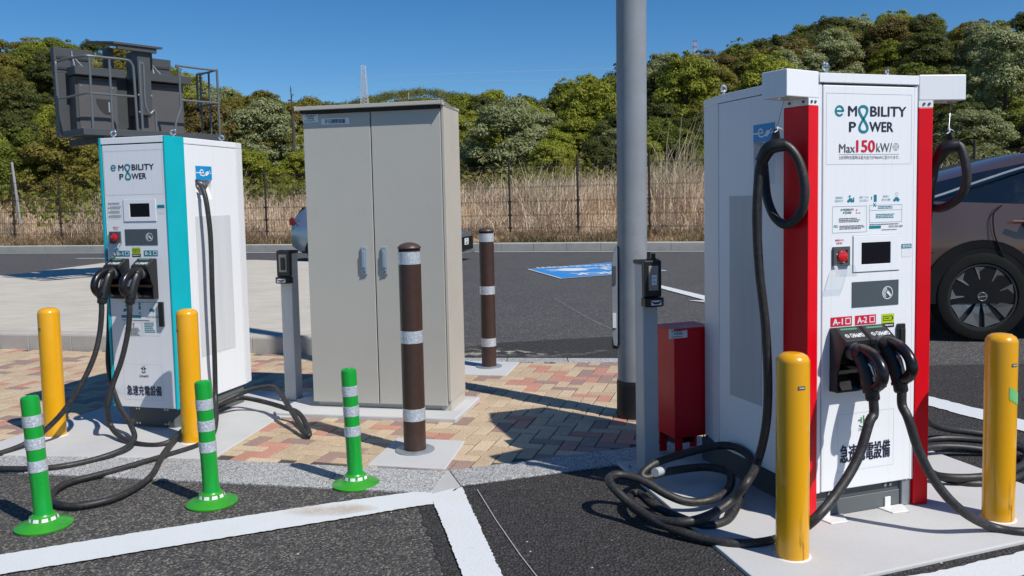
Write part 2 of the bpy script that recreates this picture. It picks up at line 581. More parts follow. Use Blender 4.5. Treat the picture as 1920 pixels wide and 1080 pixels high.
sheet('ground', [(-420, -60), (420, -60), (420, 640), (-420, 640)], -0.012, 'road_asphalt')
sheet('old_parking_surface', [(-0.42, 4.25), (-0.22, 3.2), (0.05, 1.6), (-6, 1.6), (-6, 5.6), (-3.2, 4.85), (-0.97, 4.36)], -0.008, 'worn_asphalt')
sheet('new_parking_surface', wob([(-0.50, 4.12), (-0.30, 3.28), (0.02, 1.6), (9, 1.6), (9, 7.2), (2.3, 7.2), (2.3, 5.0), (0.57, 4.64), (-0.30, 4.40)], 0.012, 0.04), -0.005, 'new_asphalt')

def inside_slab(x, y):
    return x > 0.6 and y > 3.1 and y - 3.05 > 0.364 * (x - 0.95) and x > 0.57 - (y - 4.66) * 0.235
# painted lines
pr = [at_z(u, v) for u, v in ((0, 1040), (310, 990), (620, 943), (790, 920), (858, 912))]
lo = [at_z(u, v) for u, v in ((822, 944), (800, 946), (620, 976), (310, 1026), (0, 1077))]
ext = (pr[0] - pr[1]).normalized() * 2.5
exl = (lo[-1] - lo[-2]).normalized() * 2.5
sheet('painted_line', wob([tuple((pr[0] + ext)[:2])] + [tuple(p[:2]) for p in pr] + [tuple(p[:2]) for p in lo] + [tuple((lo[-1] + exl)[:2])], 0.004, 0.016), 0.0005, 'white_road_paint')
va, vb = at_z(866, 914), at_z(942, 1080); vc, vd = at_z(868, 1080), at_z(812, 941)
sheet('painted_line', wob([tuple(va[:2]), tuple((vb + (vb - va) * 0.6)[:2]), tuple((vc + (vb - va) * 0.6)[:2]), tuple(vc[:2]), tuple(vd[:2])], 0.0035, 0.014, seed=5), 0.004, 'white_road_paint')
for seed, quad_ in ((11, [(1.02, 3.005), (2.80, 3.645), (2.86, 3.50), (1.08, 2.86)]),
                    (12, [(2.10, 8.45), (3.42, 5.12), (4.35, 2.7), (4.18, 2.62), (3.20, 5.02), (1.94, 8.39)]),
                    (14, [tuple(at_z(u, v)[:2]) for u, v in ((1215, 529), (1345, 560), (1345, 569), (1215, 534))]),
                    (15, [tuple(at_z(u, v)[:2]) for u, v in ((1290, 563), (1345, 564), (1345, 569))])):
    sheet('painted_line', wob(quad_, 0.007, 0.03, seed=seed), 0.0015, 'white_road_paint')
KU, KN, K0 = Vector((0.9598, -0.2813, 0)), Vector((0.2813, 0.9598, 0)), Vector((0.64, 24.77, 0))
def kp(a, b, z=0.0):
    q = K0 + KU * a + KN * b
    return Vector((q.x, q.y, z))
sheet('painted_line', [tuple(kp(a, b)[:2]) for a, b in ((-60, -0.62), (45, -0.62), (45, -0.46), (-60, -0.46))], 0.0015, 'white_road_paint')
for a0 in (-24.2, -13.6, 17):
    sheet('painted_line', [tuple(kp(a, b)[:2]) for a, b in ((a0, -3.15), (a0 + 5.2, -3.15), (a0 + 5.2, -3.0), (a0, -3.0))], 0.0015, 'white_road_paint')
# thin chalk scratches on the new asphalt
for q in ([(895, 918), (930, 975), (975, 1040), (1010, 1085)], [(1040, 560), (1110, 600), (1150, 618)]):
    c = [at_z(u, v) for u, v in q]; mb = MB()
    for a, b in zip(c, c[1:]):
        nn = Vector((-(b - a).y, (b - a).x, 0)).normalized() * 0.0018
        mb.quad(*[(p.x, p.y, 0.001) for p in (a - nn, b - nn, b + nn, a + nn)])
    o = mb.build('chalk_line', MATS['mortar']); o['kind'] = 'structure'

def spill(name, col, pts, z, lo, hi, scale, seed=1, ctr=None, rx=1.0, ry=1.0):
    """Loose grains or a stain lying on the ground: the sheet is broken up by fine noise."""
    m, nt, b = new_mat(name)
    v = world_pos(nt)
    f = noise(nt, v, scale, 8, 0.8); g = noise(nt, v, scale * .09, 3)
    k = N(nt, 'ShaderNodeMath', operation='MULTIPLY'); nt.links.new(f, k.inputs[0]); nt.links.new(ramp(nt, g, [(0.35, 0.3), (0.65, 1.0)]), k.inputs[1])
    al = ramp(nt, k.outputs[0], [(lo, 0.0), (hi, 1.0)])
    if ctr:                                        # thins out towards its rim
        mp = nt.nodes.new('ShaderNodeMapping'); mp.inputs['Location'].default_value = (-ctr[0] / rx, -ctr[1] / ry, 0); mp.inputs['Scale'].default_value = (1 / rx, 1 / ry, 0)
        nt.links.new(v, mp.inputs[0])
        ln = nt.nodes.new('ShaderNodeVectorMath'); ln.operation = 'LENGTH'; nt.links.new(mp.outputs[0], ln.inputs[0])
        q = N(nt, 'ShaderNodeMath', operation='MULTIPLY'); nt.links.new(al, q.inputs[0]); nt.links.new(ramp(nt, ln.outputs['Value'], [(0.1, 1.0), (0.95, 0.0)]), q.inputs[1]); al = q.outputs[0]
    nt.links.new(al, b.inputs['Alpha'])
    nt.links.new(ramp(nt, f, [(0.3, tuple(c * .7 for c in col)), (0.7, col)]), b.inputs['Base Color']); b.inputs['Roughness'].default_value = 0.9
    MATS[name] = m
    return sheet(name, wob(pts, 0.03, 0.08, seed=seed), z, name)
sheet('road_patch', wob(px((845, 652), (940, 641), (1060, 634), (1165, 629), (1165, 672), (845, 668)), 0.02, 0.05, seed=8), -0.008, 'new_asphalt')
spill('sand_spill', (0.42, 0.39, 0.34), px((850, 648), (930, 652), (1000, 660), (1170, 655), (1170, 671), (850, 667)), -0.002, 0.30, 0.44, 70, 4, tuple(at_z(955, 660)[:2]), 1.15, .38)
spill('rust_stain', (0.60, 0.46, 0.32), px((500, 985), (520, 958), (640, 938), (760, 926), (760, 948), (640, 968)), 0.0045, 0.16, 0.55, 22, 6, tuple(at_z(618, 957)[:2]), .27, .10)
pb = MB(); rp = random.Random(3)
for i in range(34):
    u, v = rp.uniform(0, 1900), rp.uniform(890, 1075)
    q = at_z(u, v, 0.012); r = rp.uniform(.003, .007)
    if inside_slab(q.x, q.y): z0 = .010
    else: z0 = -.006
    pb.add([(q.x + r * a, q.y + r * b, z0 + r * c) for a, b, c in ((1, .1, .3), (-.2, 1, .2), (-1, -.2, .3), (.1, -1, .35), (.1, .1, 1), (0, 0, -.2))], [(0, 1, 4), (1, 2, 4), (2, 3, 4), (3, 0, 4), (1, 0, 5), (2, 1, 5), (3, 2, 5), (0, 3, 5)])
tag(pb.build('pebbles', MATS['mortar']), kind='stuff')

# blue charging-bay mark on the road, its lettering facing the far side
cL, cB, cR, cT = [at_z(u, v) for u, v in ((988.7, 504.6), (1051, 522.3), (1251, 507.8), (1164, 490.6))]
e2 = ((cB - cL) + (cR - cT)).normalized(); e1 = Vector((-e2.y, e2.x, 0)) * -1
if e1.x > 0: e1 = -e1
wid = ((cL - cT).length + (cB - cR).length) / 2; hei = ((cB - cL).length + (cR - cT).length) / 2
ctr = (cL + cB + cR + cT) / 4
F_ = Face(ctr - e1 * wid / 2 - e2 * hei / 2, e1, e2)
F_.n = Vector((0, 0, 1))
mb = MB()
mb.add([tuple(p + Vector((0, 0, 0.001))) for p in (cT, cL, cB, cR)], [(0, 1, 2, 3)], 0)
ins = [ctr + (p - ctr) * 0.965 for p in (cT, cL, cB, cR)]
mb.add([tuple(p + Vector((0, 0, 0.004))) for p in ins], [(0, 1, 2, 3)], 1)
W, H_ = wid, hei
F_.text(mb, 'QUICK', W * 0.20, W * 0.80, H_ * 0.72, H_ * 0.93, 0.007, 0, 0.03)
F_.text(mb, 'CHARGING POINT', W * 0.10, W * 0.90, H_ * 0.07, H_ * 0.20, 0.007, 0, 0.02)
F_.stroke(mb, [(W * x, H_ * y) for x, y in ((0.12, 0.45), (0.22, 0.32), (0.34, 0.30), (0.42, 0.42), (0.40, 0.56), (0.30, 0.58), (0.28, 0.46), (0.44, 0.38), (0.56, 0.40))], H_ * 0.055, 0.007, 0)
F_.poly(mb, [(W * x, H_ * y) for x, y in ((0.56, 0.33), (0.70, 0.30), (0.78, 0.36), (0.78, 0.52), (0.70, 0.58), (0.56, 0.55))], 0.007, 0)
F_.rect(mb, W * 0.78, W * 0.87, H_ * 0.37, H_ * 0.41, 0.007, 0); F_.rect(mb, W * 0.78, W * 0.87, H_ * 0.47, H_ * 0.51, 0.007, 0)
o = mb.build('charging_bay_marking', [MATS['white_road_paint'], MATS['blue_road_paint']]); o['kind'] = 'structure'

# ------------------------------------------------------------------ brick paving, every brick its own piece
FL = Frame(-2.7562, 5.6941, -0.2717)          # charger with teal corners
FC = Frame(-1.4683, 6.0478, -0.2217)          # beige switchgear cabinet
FR = Frame(1.3645, 3.7410, 0.3238)            # charger with red corners
def inside(p, poly, grow=0.0):
    x, y = p; c = False; n = len(poly)
    for i in range(n):
        (x1, y1), (x2, y2) = poly[i], poly[i - 1]
        if (y1 > y) != (y2 > y) and x < (x2 - x1) * (y - y1) / (y2 - y1) + x1:
            c = not c
    return c
def g_up(x): return 4.60 - 0.22 * (x + 0.42)
def g_lo(x): return 4.36 - 0.20 * (x + 0.97)
PLAT = [(-13.5, 10.72), (-5.23, 9.00), (-2.14, 8.36), (-1.25, 8.18), (-1.25, 12.0), (-3.4, 18.6), (-5.0, 19.6), (-6.23, 20.44), (-9.95, 20.6), (-10.25, 17.66), (-13.5, 13.4)]
S_L = [(-3.42, 5.10), (-1.80, 4.905), (-1.665, 5.86), (-1.53, 5.85), (-1.42, 6.55), (-2.92, 6.92)]
S_C = [tuple(FC.world(a, b, 0)[:2]) for a, b in ((-0.22, -0.20), (1.135, -0.185), (1.135, 0.45), (-0.22, 0.45))]
S_B1 = px((745, 822), (872, 828), (835, 881), (688, 873))
S_B2 = [(0.05, 7.69), (-0.07, 7.11), (-0.75, 7.27), (-0.6, 7.84)]
S_R = [(0.57, 4.66), (0.95, 3.04), (2.72, 3.69), (2.25, 5.25)]
PAVE = [(-8.2, g_up(-8.2)), (-0.42, 4.60), (1.35, 5.17), (2.25, 5.45), (2.25, 7.40), (0.95, 7.60), (-1.25, 7.88), (-1.25, 8.16), (-2.14, 8.34), (-5.23, 8.98), (-8.2, 9.62)]
pave = tag(MB().add([(x, y, -0.007) for x, y in PAVE], [tuple(range(len(PAVE)))]).build('brick_paving', MATS['joint_sand']), kind='structure')
BU, BYAW = 0.1035, rad(-16.0)
cb, sb = math.cos(BYAW), math.sin(BYAW)
def brick_mesh(mat):
    g = 0.0036; mb = MB()
    x0, x1, y0, y1 = -BU + g, BU - g, -BU / 2 + g, BU / 2 - g
    c = 0.003
    vs = [(x0, y0, -0.04), (x1, y0, -0.04), (x1, y1, -0.04), (x0, y1, -0.04), (x0, y0, -c), (x1, y0, -c), (x1, y1, -c), (x0, y1, -c),
          (x0 + c, y0 + c, 0), (x1 - c, y0 + c, 0), (x1 - c, y1 - c, 0), (x0 + c, y1 - c, 0)]
    fs = [(8, 9, 10, 11)] + [(i, (i + 1) % 4, 4 + (i + 1) % 4, 4 + i) for i in range(4)] + [(4 + i, 4 + (i + 1) % 4, 8 + (i + 1) % 4, 8 + i) for i in range(4)]
    mb.add(vs, fs)
    return mb.mesh('brick', MATS[mat])
BM = [(m, brick_mesh(m)) for m in ('brick_sand', 'brick_straw', 'brick_red', 'brick_mauve')]
spots = []
rb = random.Random(5)
for i in range(-110, 60):
    for j in range(-20, 90):
        k = (i - j) % 4
        if k == 0: cx, cy, r_ = i + 1.0, j + 0.5, 0.0
        elif k == 3: cx, cy, r_ = i + 0.5, j + 1.0, PI / 2
        else: continue
        x = -0.42 + (cx * cb - cy * sb) * BU; y = 4.5 + (cx * sb + cy * cb) * BU
        if not inside((x, y), PAVE): continue
        if any(all(inside((x + dx, y + dy), S) for dx, dy in ((-.12, 0), (.12, 0), (0, -.12), (0, .12))) for S in (S_L, S_C, S_B1, S_B2, S_R)): continue
        w = rb.random()
        spots.append((x, y, r_ + BYAW + rb.uniform(-0.008, 0.008), 0 if w < 0.44 else 1 if w < 0.70 else 2 if w < 0.84 else 3, rb.uniform(-0.0015, 0.0012)))
def in_view(x, y):
    d = Vector((x, y, 0)) - EYE; z = d.dot(FWD)
    if z < 0.5: return False
    u = CX + FOC * d.dot(RGT) / z; v = CY - FOC * d.dot(UPV) / z
    return -10 < u < 1930 and v < 1090
def hidden(x, y):      # right behind the cabinet or the chargers
    for fr, s0, s1 in ((FC, 0.0, 1.05), (FL, 0.0, 0.5), (FR, 0.0, 0.55)):
        d = Vector((x, y, 0)) - EYE
        den = d.dot(fr.et)
        if abs(den) > 1e-6:
            k = -(EYE - fr.o).dot(fr.et) / den
            if 0 < k < 1:
                q = fr.local(EYE + d * k)
                if s0 + 0.03 < q.x < s1 - 0.03 and q.z < 1.9: return True
    return False
vis = [q for q in spots if in_view(q[0], q[1]) and not hidden(q[0], q[1])]
vis.sort(key=lambda q: q[0] ** 2 + q[1] ** 2)
near = vis[:299]
nset = set(id(q) for q in near)
for (x, y, rz, m, dz) in near:
    o = bpy.data.objects.new('brick', BM[m][1]); COL.objects.link(o)
    o.location = (x, y, dz); o.rotation_euler = (0, 0, rz); o.parent = pave
mb = MB()
for q in spots:
    if id(q) in nset: continue
    x, y, rz, m, dz = q; me = BM[m][1]; c, s_ = math.cos(rz), math.sin(rz)
    mb.add([(x + v.co.x * c - v.co.y * s_, y + v.co.x * s_ + v.co.y * c, dz + v.co.z) for v in me.vertices], [tuple(p.vertices) for p in me.polygons], m)
me = bpy.data.meshes.new('bricks'); me.from_pydata(mb.v, [], mb.f)
for m, _ in BM: me.materials.append(MATS[m])
me.polygons.foreach_set('material_index', mb.m); me.update()
o = bpy.data.objects.new('brick', me); COL.objects.link(o); o.parent = pave; o['kind'] = 'stuff'

# granite edging stones round the bricks (flush), laid end to end
edge = tag(empty('granite_edging'), kind='structure')
def stone_run(A, B, n, z1=0.003):
    """A, B: functions x -> (x, y) of the two long edges; n stones."""
    for i in range(n):
        f0, f1 = i / n, (i + 1) / n
        g = 0.0035
        a0, a1, b0, b1 = A(f0), A(f1), B(f0), B(f1)
        d = Vector((a1[0] - a0[0], a1[1] - a0[1])).normalized() * g
        pts = [(a0[0] + d.x, a0[1] + d.y), (a1[0] - d.x, a1[1] - d.y), (b1[0] - d.x, b1[1] - d.y), (b0[0] + d.x, b0[1] + d.y)]
        MB().prism(pts, -0.06, z1 + random.uniform(-0.001, 0.001)).build('edging_stone', MATS['granite'], edge, 0.004)
stone_run(lambda f: (-8.2 + f * 7.76, g_lo(-8.2 + f * 7.76)), lambda f: (-8.2 + f * 7.76 + 0.06, g_up(-8.2 + f * 7.76 + 0.06)), 13)
stone_run(lambda f: (-0.30 + f * 1.70, 4.355 + f * 0.575), lambda f: (-0.375 + f * 1.70, 4.60 + f * 0.585), 2)
stone_run(lambda f: (-1.2 + f * 3.4, 7.87 - f * 0.42), lambda f: (-1.2 + f * 3.4, 8.07 - f * 0.44), 6)
MB().prism([(-0.437, 4.235), (-0.295, 4.335), (-0.378, 4.605), (-0.437, 4.60)], -0.06, 0.0015).build('mortar_wedge', MATS['mortar'], edge)

slab('charger_slab', S_L, -0.05, 0.008, 'slab_concrete')
slab('cabinet_slab', S_C, -0.05, 0.03, 'bright_concrete', 0.01)
slab('bollard_footing', S_B1, -0.05, 0.007, 'slab_concrete')
slab('bollard_footing', S_B2, -0.05, 0.007, 'bright_concrete')
slab('charger_slab', S_R, -0.05, 0.010, 'bright_concrete')

# raised concrete platform with kerb stones
mb = MB(); mb.prism([(p[0] + 0.0, p[1] + 0.14) if i < 4 else p for i, p in enumerate(PLAT)], -0.05, 0.178)
plat = tag(mb.build('concrete_platform', MATS['platform_concrete']), kind='structure')
def kerb_run(p0, p1, L, parent, h, w, mat, gap=0.004, rnd=0.03, z0=-0.02):
    d = Vector((p1[0] - p0[0], p1[1] - p0[1], 0)); n = max(1, round(d.length / L)); l = d.length / n
    ang = math.atan2(d.y, d.x)
    prof = [(0, z0), (w, z0), (w, h), (rnd, h), (rnd * 0.3, h - rnd * 0.3), (0, h - rnd)]
    me = MB().prism(prof, gap / 2, l - gap / 2, 0, 'x').mesh('kerb_stone', MATS[mat], 0.004, 1)
    for i in range(n):
        o = bpy.data.objects.new('kerb_stone', me); COL.objects.link(o)
        q = Vector((p0[0], p0[1], 0)) + d * (i / n)
        o.location = (q.x, q.y, random.uniform(-0.003, 0.003)); o.rotation_euler = (0, 0, ang); o.parent = parent
for a, b in ((PLAT[0], PLAT[1]), (PLAT[1], PLAT[2]), (PLAT[2], PLAT[3])):
    kerb_run(a, b, 0.56, plat, 0.183, 0.135, 'kerb_concrete')
far_kerb = tag(empty('road_kerb'), kind='structure')
kerb_run(tuple(kp(-46, 0)[:2]), tuple(kp(30, 0)[:2]), 1.0, far_kerb, 0.23, 0.2, 'far_kerb_concrete', 0.012)

# ------------------------------------------------------------------ verge and hillside
SKY_T = [(-900, 40), (-400, 50), (-200, 62), (0, 84), (80, 74), (150, 82), (260, 98), (330, 125), (400, 152), (450, 172), (560, 180), (620, 196), (760, 205), (880, 178),
         (940, 172), (1000, 182), (1060, 152), (1150, 140), (1215, 112), (1290, 100), (1350, 96), (1400, 82), (1470, 57), (1560, 42), (1620, 32), (1700, 24), (1780, 30),
         (1830, 46), (1900, 36), (1960, 30), (2200, 20), (2900, 10)]
def skyline(u):
    for (a, ya), (b, yb) in zip(SKY_T, SKY_T[1:]):
        if u <= b:
            y = ya + (yb - ya) * max(0, (u - a)) / (b - a); break
    else:
        y = SKY_T[-1][1]
    return (376 - 0.021 * (u - 960) - y) / FOC
def sm(x):
    x = max(0.0, min(1.0, x)); return x * x * (3 - 2 * x)
def frac(r):
    return 0.50 + 0.50 * sm((r - 44) / 60.0)
def tree_h(r):
    return 4.6 + 4.4 * sm((r - 44) / 60.0)
def land(x, y):
    q = Vector((x, y, 0)) - K0; a, b = q.dot(KU), q.dot(KN); r = math.hypot(x, y)
    zf = 0.17 + (0.80 + 0.40 * sm((a + 18) / 24)) * sm((b - 0.2) / 6.5) + 0.03 * max(0, b - 5)
    u = 960 + FOC * x / max(y, 3.0)
    u = max(-900, min(2900, u))
    R_ = min(r, 112.0)
    zh = 1.5 + skyline(u) * frac(R_) * R_ - tree_h(R_)
    k = sm((r - 36) / 12.0)
    return zf + max(0.0, zh - zf) * k - max(0, r - 125) * 0.10
avals = [-130, -110, -90, -75, -60, -50, -42] + [-36 + 2 * i for i in range(28)] + [22, 26, 30, 36, 44, 55, 70, 90]
bvals = [0.19, 0.6, 1.2, 2, 3, 4, 5, 6.5, 8, 10, 12, 14, 16, 18, 20, 23, 26, 30, 34, 38, 43, 48, 54, 60, 66, 72, 80, 90, 105, 125]
mb = MB()
vs = []
for b in bvals:
    for a in avals:
        q = kp(a, b); vs.append((q.x, q.y, land(q.x, q.y) + (random.uniform(-0.05, 0.05) if 1 < b < 30 else 0)))
nA = len(avals)
def strip(j0, j1):
    return [(j * nA + i, j * nA + i + 1, (j + 1) * nA + i + 1, (j + 1) * nA + i) for j in range(j0, j1) for i in range(nA - 1)]
jv = bvals.index(16)
mb.add(vs, strip(jv, len(bvals) - 1), 0, True)
tag(mb.build('hillside', MATS['soil'], sharp=3.0), kind='structure')
concrete('straw_litter', (0.50, 0.37, 0.23), (0.24, 0.16, 0.09), 0.6, 1.1)
mb = MB(); mb.add(vs, strip(0, jv), 0, True)
tag(mb.build('grass_verge', MATS['straw_litter'], sharp=3.0), kind='structure')
# far hill
FH = [(380, 375), (470, 300), (560, 225), (640, 188), (700, 172), (760, 161), (800, 157), (870, 164), (930, 178), (990, 196), (1060, 225), (1140, 262), (1230, 310), (1320, 372)]
def far_elev(u):
    for (a, ya), (b, yb) in zip(FH, FH[1:]):
        if u <= b: return (376 - 0.021 * (u - 960) - (ya + (yb - ya) * max(0, u - a) / (b - a))) / FOC
    return 0
vs = []; RR = [250, 280, 310, 340, 370, 400, 440]
UU = [380 + 20 * i for i in range(48)]
def far_land(u, R):
    top = far_elev(u) * 370 + 1.5 - 7
    return max(-0.5, top * sm((R - 245) / 125.0)) if R <= 370 else max(-0.5, top * (1 - sm((R - 370) / 120.0)))
for R in RR:
    for u in UU:
        x = (u - 960) / FOC * R; vs.append((x, R, far_land(u, R)))
nU = len(UU)
tag(MB().add(vs, [(j * nU + i, j * nU + i + 1, (j + 1) * nU + i + 1, (j + 1) * nU + i) for j in range(len(RR) - 1) for i in range(nU - 1)], 0, True).build('far_hill', MATS['soil'], sharp=3.0), kind='structure')
# ================================================================== THE CHARGERS
streaked_white('white_front', (0.80, 0.815, 0.835), (0.55, 0.56, 0.57), 0.24)
streaked_white('white_side', (0.80, 0.81, 0.825), (0.50, 0.51, 0.52), 0.22)
paint('teal_paint', (0.0, 0.42, 0.49), 0.35)
paint('red_paint', (0.70, 0.0015, 0.010), 0.34, spec=0.3)
paint('plinth_grey', (0.070, 0.080, 0.085), 0.55)
paint('plinth_plate', (0.105, 0.118, 0.122), 0.5)
paint('steel', (0.55, 0.55, 0.54), 0.28, 1.0)
paint('galvanised', (0.36, 0.39, 0.42), 0.42, 0.55, vary=0.14, vscale=9)
paint('zinc_white', (0.70, 0.70, 0.69), 0.45)
paint('black_plastic', (0.014, 0.014, 0.015), 0.36, vary=0.15, bumpy=0.06, bscale=500)
paint('black_gloss', (0.010, 0.009, 0.010), 0.27, coat=0.12, spec=0.4)
paint('black_rubber', (0.021, 0.020, 0.020), 0.50, vary=0.25, vscale=14, bumpy=0.15, bscale=120, dirt=(0.16, 0.14, 0.12), dirt_amt=0.35)
paint('navy_print', (0.012, 0.014, 0.045), 0.5)
paint('teal_print', (0.0, 0.20, 0.25), 0.5)
paint('red_print', (0.62, 0.006, 0.035), 0.45)
paint('grey_print', (0.10, 0.105, 0.11), 0.5)
paint('pale_print', (0.42, 0.46, 0.47), 0.5)
paint('ink_black', (0.012, 0.012, 0.013), 0.5)
paint('sticker_white', (0.74, 0.76, 0.78), 0.35)
paint('lime_print', (0.42, 0.56, 0.01), 0.45)
paint('slate_panel', (0.070, 0.087, 0.100), 0.38)
paint('screen_glass', (0.006, 0.005, 0.010), 0.28, spec=0.15)
paint('sign_blue', (0.005, 0.27, 0.60), 0.4)
paint('red_button', (0.55, 0.012, 0.012), 0.25, coat=0.5)
paint('green_strip', (0.05, 0.22, 0.10), 0.5)
clear_plastic('clear_plastic')
perforated('vent_grey', (0.60, 0.61, 0.62), (0.20, 0.205, 0.21), 0.0085)
perforated('vent_white', (0.72, 0.735, 0.75), (0.32, 0.33, 0.34), 0.0085)

def logo(f, navy, teal, a0, a1, b0, b1, off=0.0016):
    """Two stacked lines of capitals joined by one looped O, after a round e."""
    W, H = a1 - a0, b1 - b0
    X = lambda k: a0 + W * k
    Y = lambda k: b1 - H * k
    R = H * 0.205
    ex, ey = X(0.063), Y(0.21)
    f.ring(teal, ex, ey, R, R * 0.36, off, 0, 26, 0.02, 2 * PI - 0.65)
    f.rect(teal, ex - R * 0.7, ex + R * 0.98, ey - R * 0.16, ey + R * 0.16, off, 0)
    f.text(navy, 'M', X(.18), X(.303), Y(.39), Y(.03), off, 0, 0.028)
    f.text(navy, 'BILITY', X(.487), X(1.0), Y(.385), Y(.03), off, 0, 0.028)
    f.text(navy, 'P', X(.195), X(.292), Y(.965), Y(.61), off, 0, 0.028)
    f.text(navy, 'WER', X(.475), X(.815), Y(.955), Y(.60), off, 0, 0.028)
    pts = []
    for i in range(57):
        t = 2 * PI * i / 56
        pts.append((X(.392) + W * 0.056 * math.sin(2 * t) - W * 0.004 * math.cos(t), Y(.5) + H * 0.47 * math.cos(t)))
    f.stroke(teal, pts, W * 0.030, off + 0.0002)

def little_car(f, mb, cx, cy, w, off=0.0017):
    """Pictogram of a car seen from the side, w wide."""
    P = [(-.5, -.12), (-.46, .06), (-.30, .12), (-.2, .32), (.22, .32), (.38, .1), (.5, .06), (.5, -.14)]
    f.poly(mb, [(cx + x * w, cy + y * w) for x, y in P], off)
    for s in (-.27, .28):
        f.disc(mb, cx + s * w, cy - .15 * w, .11 * w, off + 0.0002, 0, 10)

def plug_smile(f, mb, cx, cy, w, off=0.0016):
    """Emblem: a plug and socket above a curved line."""
    f.rect(mb, cx - .46 * w, cx - .2 * w, cy + .02 * w, cy + .16 * w, off)
    f.rect(mb, cx - .2 * w, cx - .08 * w, cy - .18 * w, cy + .36 * w, off)
    f.rect(mb, cx + .06 * w, cx + .18 * w, cy - .3 * w, cy + .5 * w, off)
    f.rect(mb, cx + .18 * w, cx + .46 * w, cy + .02 * w, cy + .16 * w, off)
    f.ring(mb, cx, cy - .05 * w, .52 * w, .11 * w, off, 0, 16, PI * 1.22, PI * 1.78)

def plate_with_hole(mb, f, a0, a1, b0, b1, h, depth, mi=0):
    """Slab on face f with one rectangular opening h = (a0, a1, b0, b1)."""
    O = [(a0, b0), (a1, b0), (a1, b1), (a0, b1)]; I = [(h[0], h[2]), (h[1], h[2]), (h[1], h[3]), (h[0], h[3])]
    vs = [f.p(*q, 0.0) for q in O] + [f.p(*q, 0.0) for q in I] + [f.p(*q, -depth) for q in O] + [f.p(*q, -depth) for q in I]
    fs = []
    for i in range(4):
        j = (i + 1) % 4
        fs += [(i, j, 4 + j, 4 + i), (8 + i, 12 + i, 12 + j, 8 + j), (i, 8 + i, 8 + j, j), (4 + i, 4 + j, 12 + j, 12 + i)]
    mb.add(vs, fs, mi)

def eyebolt(parent, x, y, z, ang=0.0, r=0.017):
    mb = MB()
    mb.lathe([(0.012, 0), (0.012, 0.006), (0.007, 0.008), (0.007, 0.02)], 12, 0, (x, y, z))
    c = (x, y, z + 0.018 + r)
    mb.tube([(c[0] + r * math.cos(t) * math.cos(ang), c[1] + r * math.cos(t) * math.sin(ang), c[2] + r * math.sin(t)) for t in [2 * PI * i / 20 for i in range(20)]], 0.0058, 8, closed=True)
    return mb.build('lifting_eye', MATS['steel'], parent)

def e_plug_sign(f, parent, a0, a1, b0, b1, off=0.002):
    """Blue sign: a white letter e whose tail ends in a plug."""
    mb = MB(); W, H = a1 - a0, b1 - b0
    f.rect(mb, a0, a1, b0, b1, off, 0)
    o1 = off + 0.0012
    cx, cy, r = a0 + W * .36, b0 + H * .52, H * .25
    f.ring(mb, cx, cy, r, r * .36, o1, 1, 24, -0.25, PI * 1.5)
    f.stroke(mb, [(a0, cy - H * .02), (cx + r, cy - H * .02)], r * .30, o1 + 0.0002, 1)
    f.stroke(mb, [(cx, cy - r * .83), (cx + r * .6, cy - r * .95), (cx + r * 1.35, cy - r * .75), (cx + r * 1.7, cy - r * .4)], r * .34, o1 + 0.0003, 1)
    f.poly(mb, [(a0 + W * x, b0 + H * y) for x, y in ((.56, .34), (.66, .27), (.82, .47), (.80, .58), (.72, .64), (.62, .58))], o1 + 0.0004, 1)
    for x, y in ((.80, .60), (.86, .45)):
        f.stroke(mb, [(a0 + W * x, b0 + H * y), (a0 + W * (x + .09), b0 + H * (y + .07))], H * .06, o1 + 0.0004, 1)
    return mb.build('plug_sign', [MATS['sign_blue'], MATS['sticker_white']], parent)

def card_reader(f, parent, a0, a1, b0, b1):
    mb = MB()
    f.rect(mb, a0, a1, b0, b1, 0.0025, 0)
    vs = [f.p(a, b, k) for k in (0.0, 0.0025) for a, b in ((a0, b0), (a1, b0), (a1, b1), (a0, b1))]
    mb.add(vs, [(i, (i + 1) % 4, 4 + (i + 1) % 4, 4 + i) for i in range(4)], 0)
    o = mb.build('card_reader', MATS['slate_panel'], parent)
    ic = MB(); r = (b1 - b0) * 0.26; cx, cy = a0 + (a1 - a0) * 0.755, (b0 + b1) / 2
    f.ring(ic, cx, cy, r, r * .12, 0.0037); f.ring(ic, cx, cy, r * .78, r * .12, 0.0037, 0, 16, PI * .55, PI * 1.35)
    f.ring(ic, cx, cy, r * .56, r * .12, 0.0037, 0, 14, PI * .55, PI * 1.3)
    f.poly(ic, [(cx + x * r, cy + y * r) for x, y in ((-.25, .05), (.05, .35), (.3, .15), (.72, -.42), (.5, -.62), (.28, -.38), (.0, -.15))], 0.0037)
    ic.build('card_symbol', MATS['sticker_white'], o)
    return o

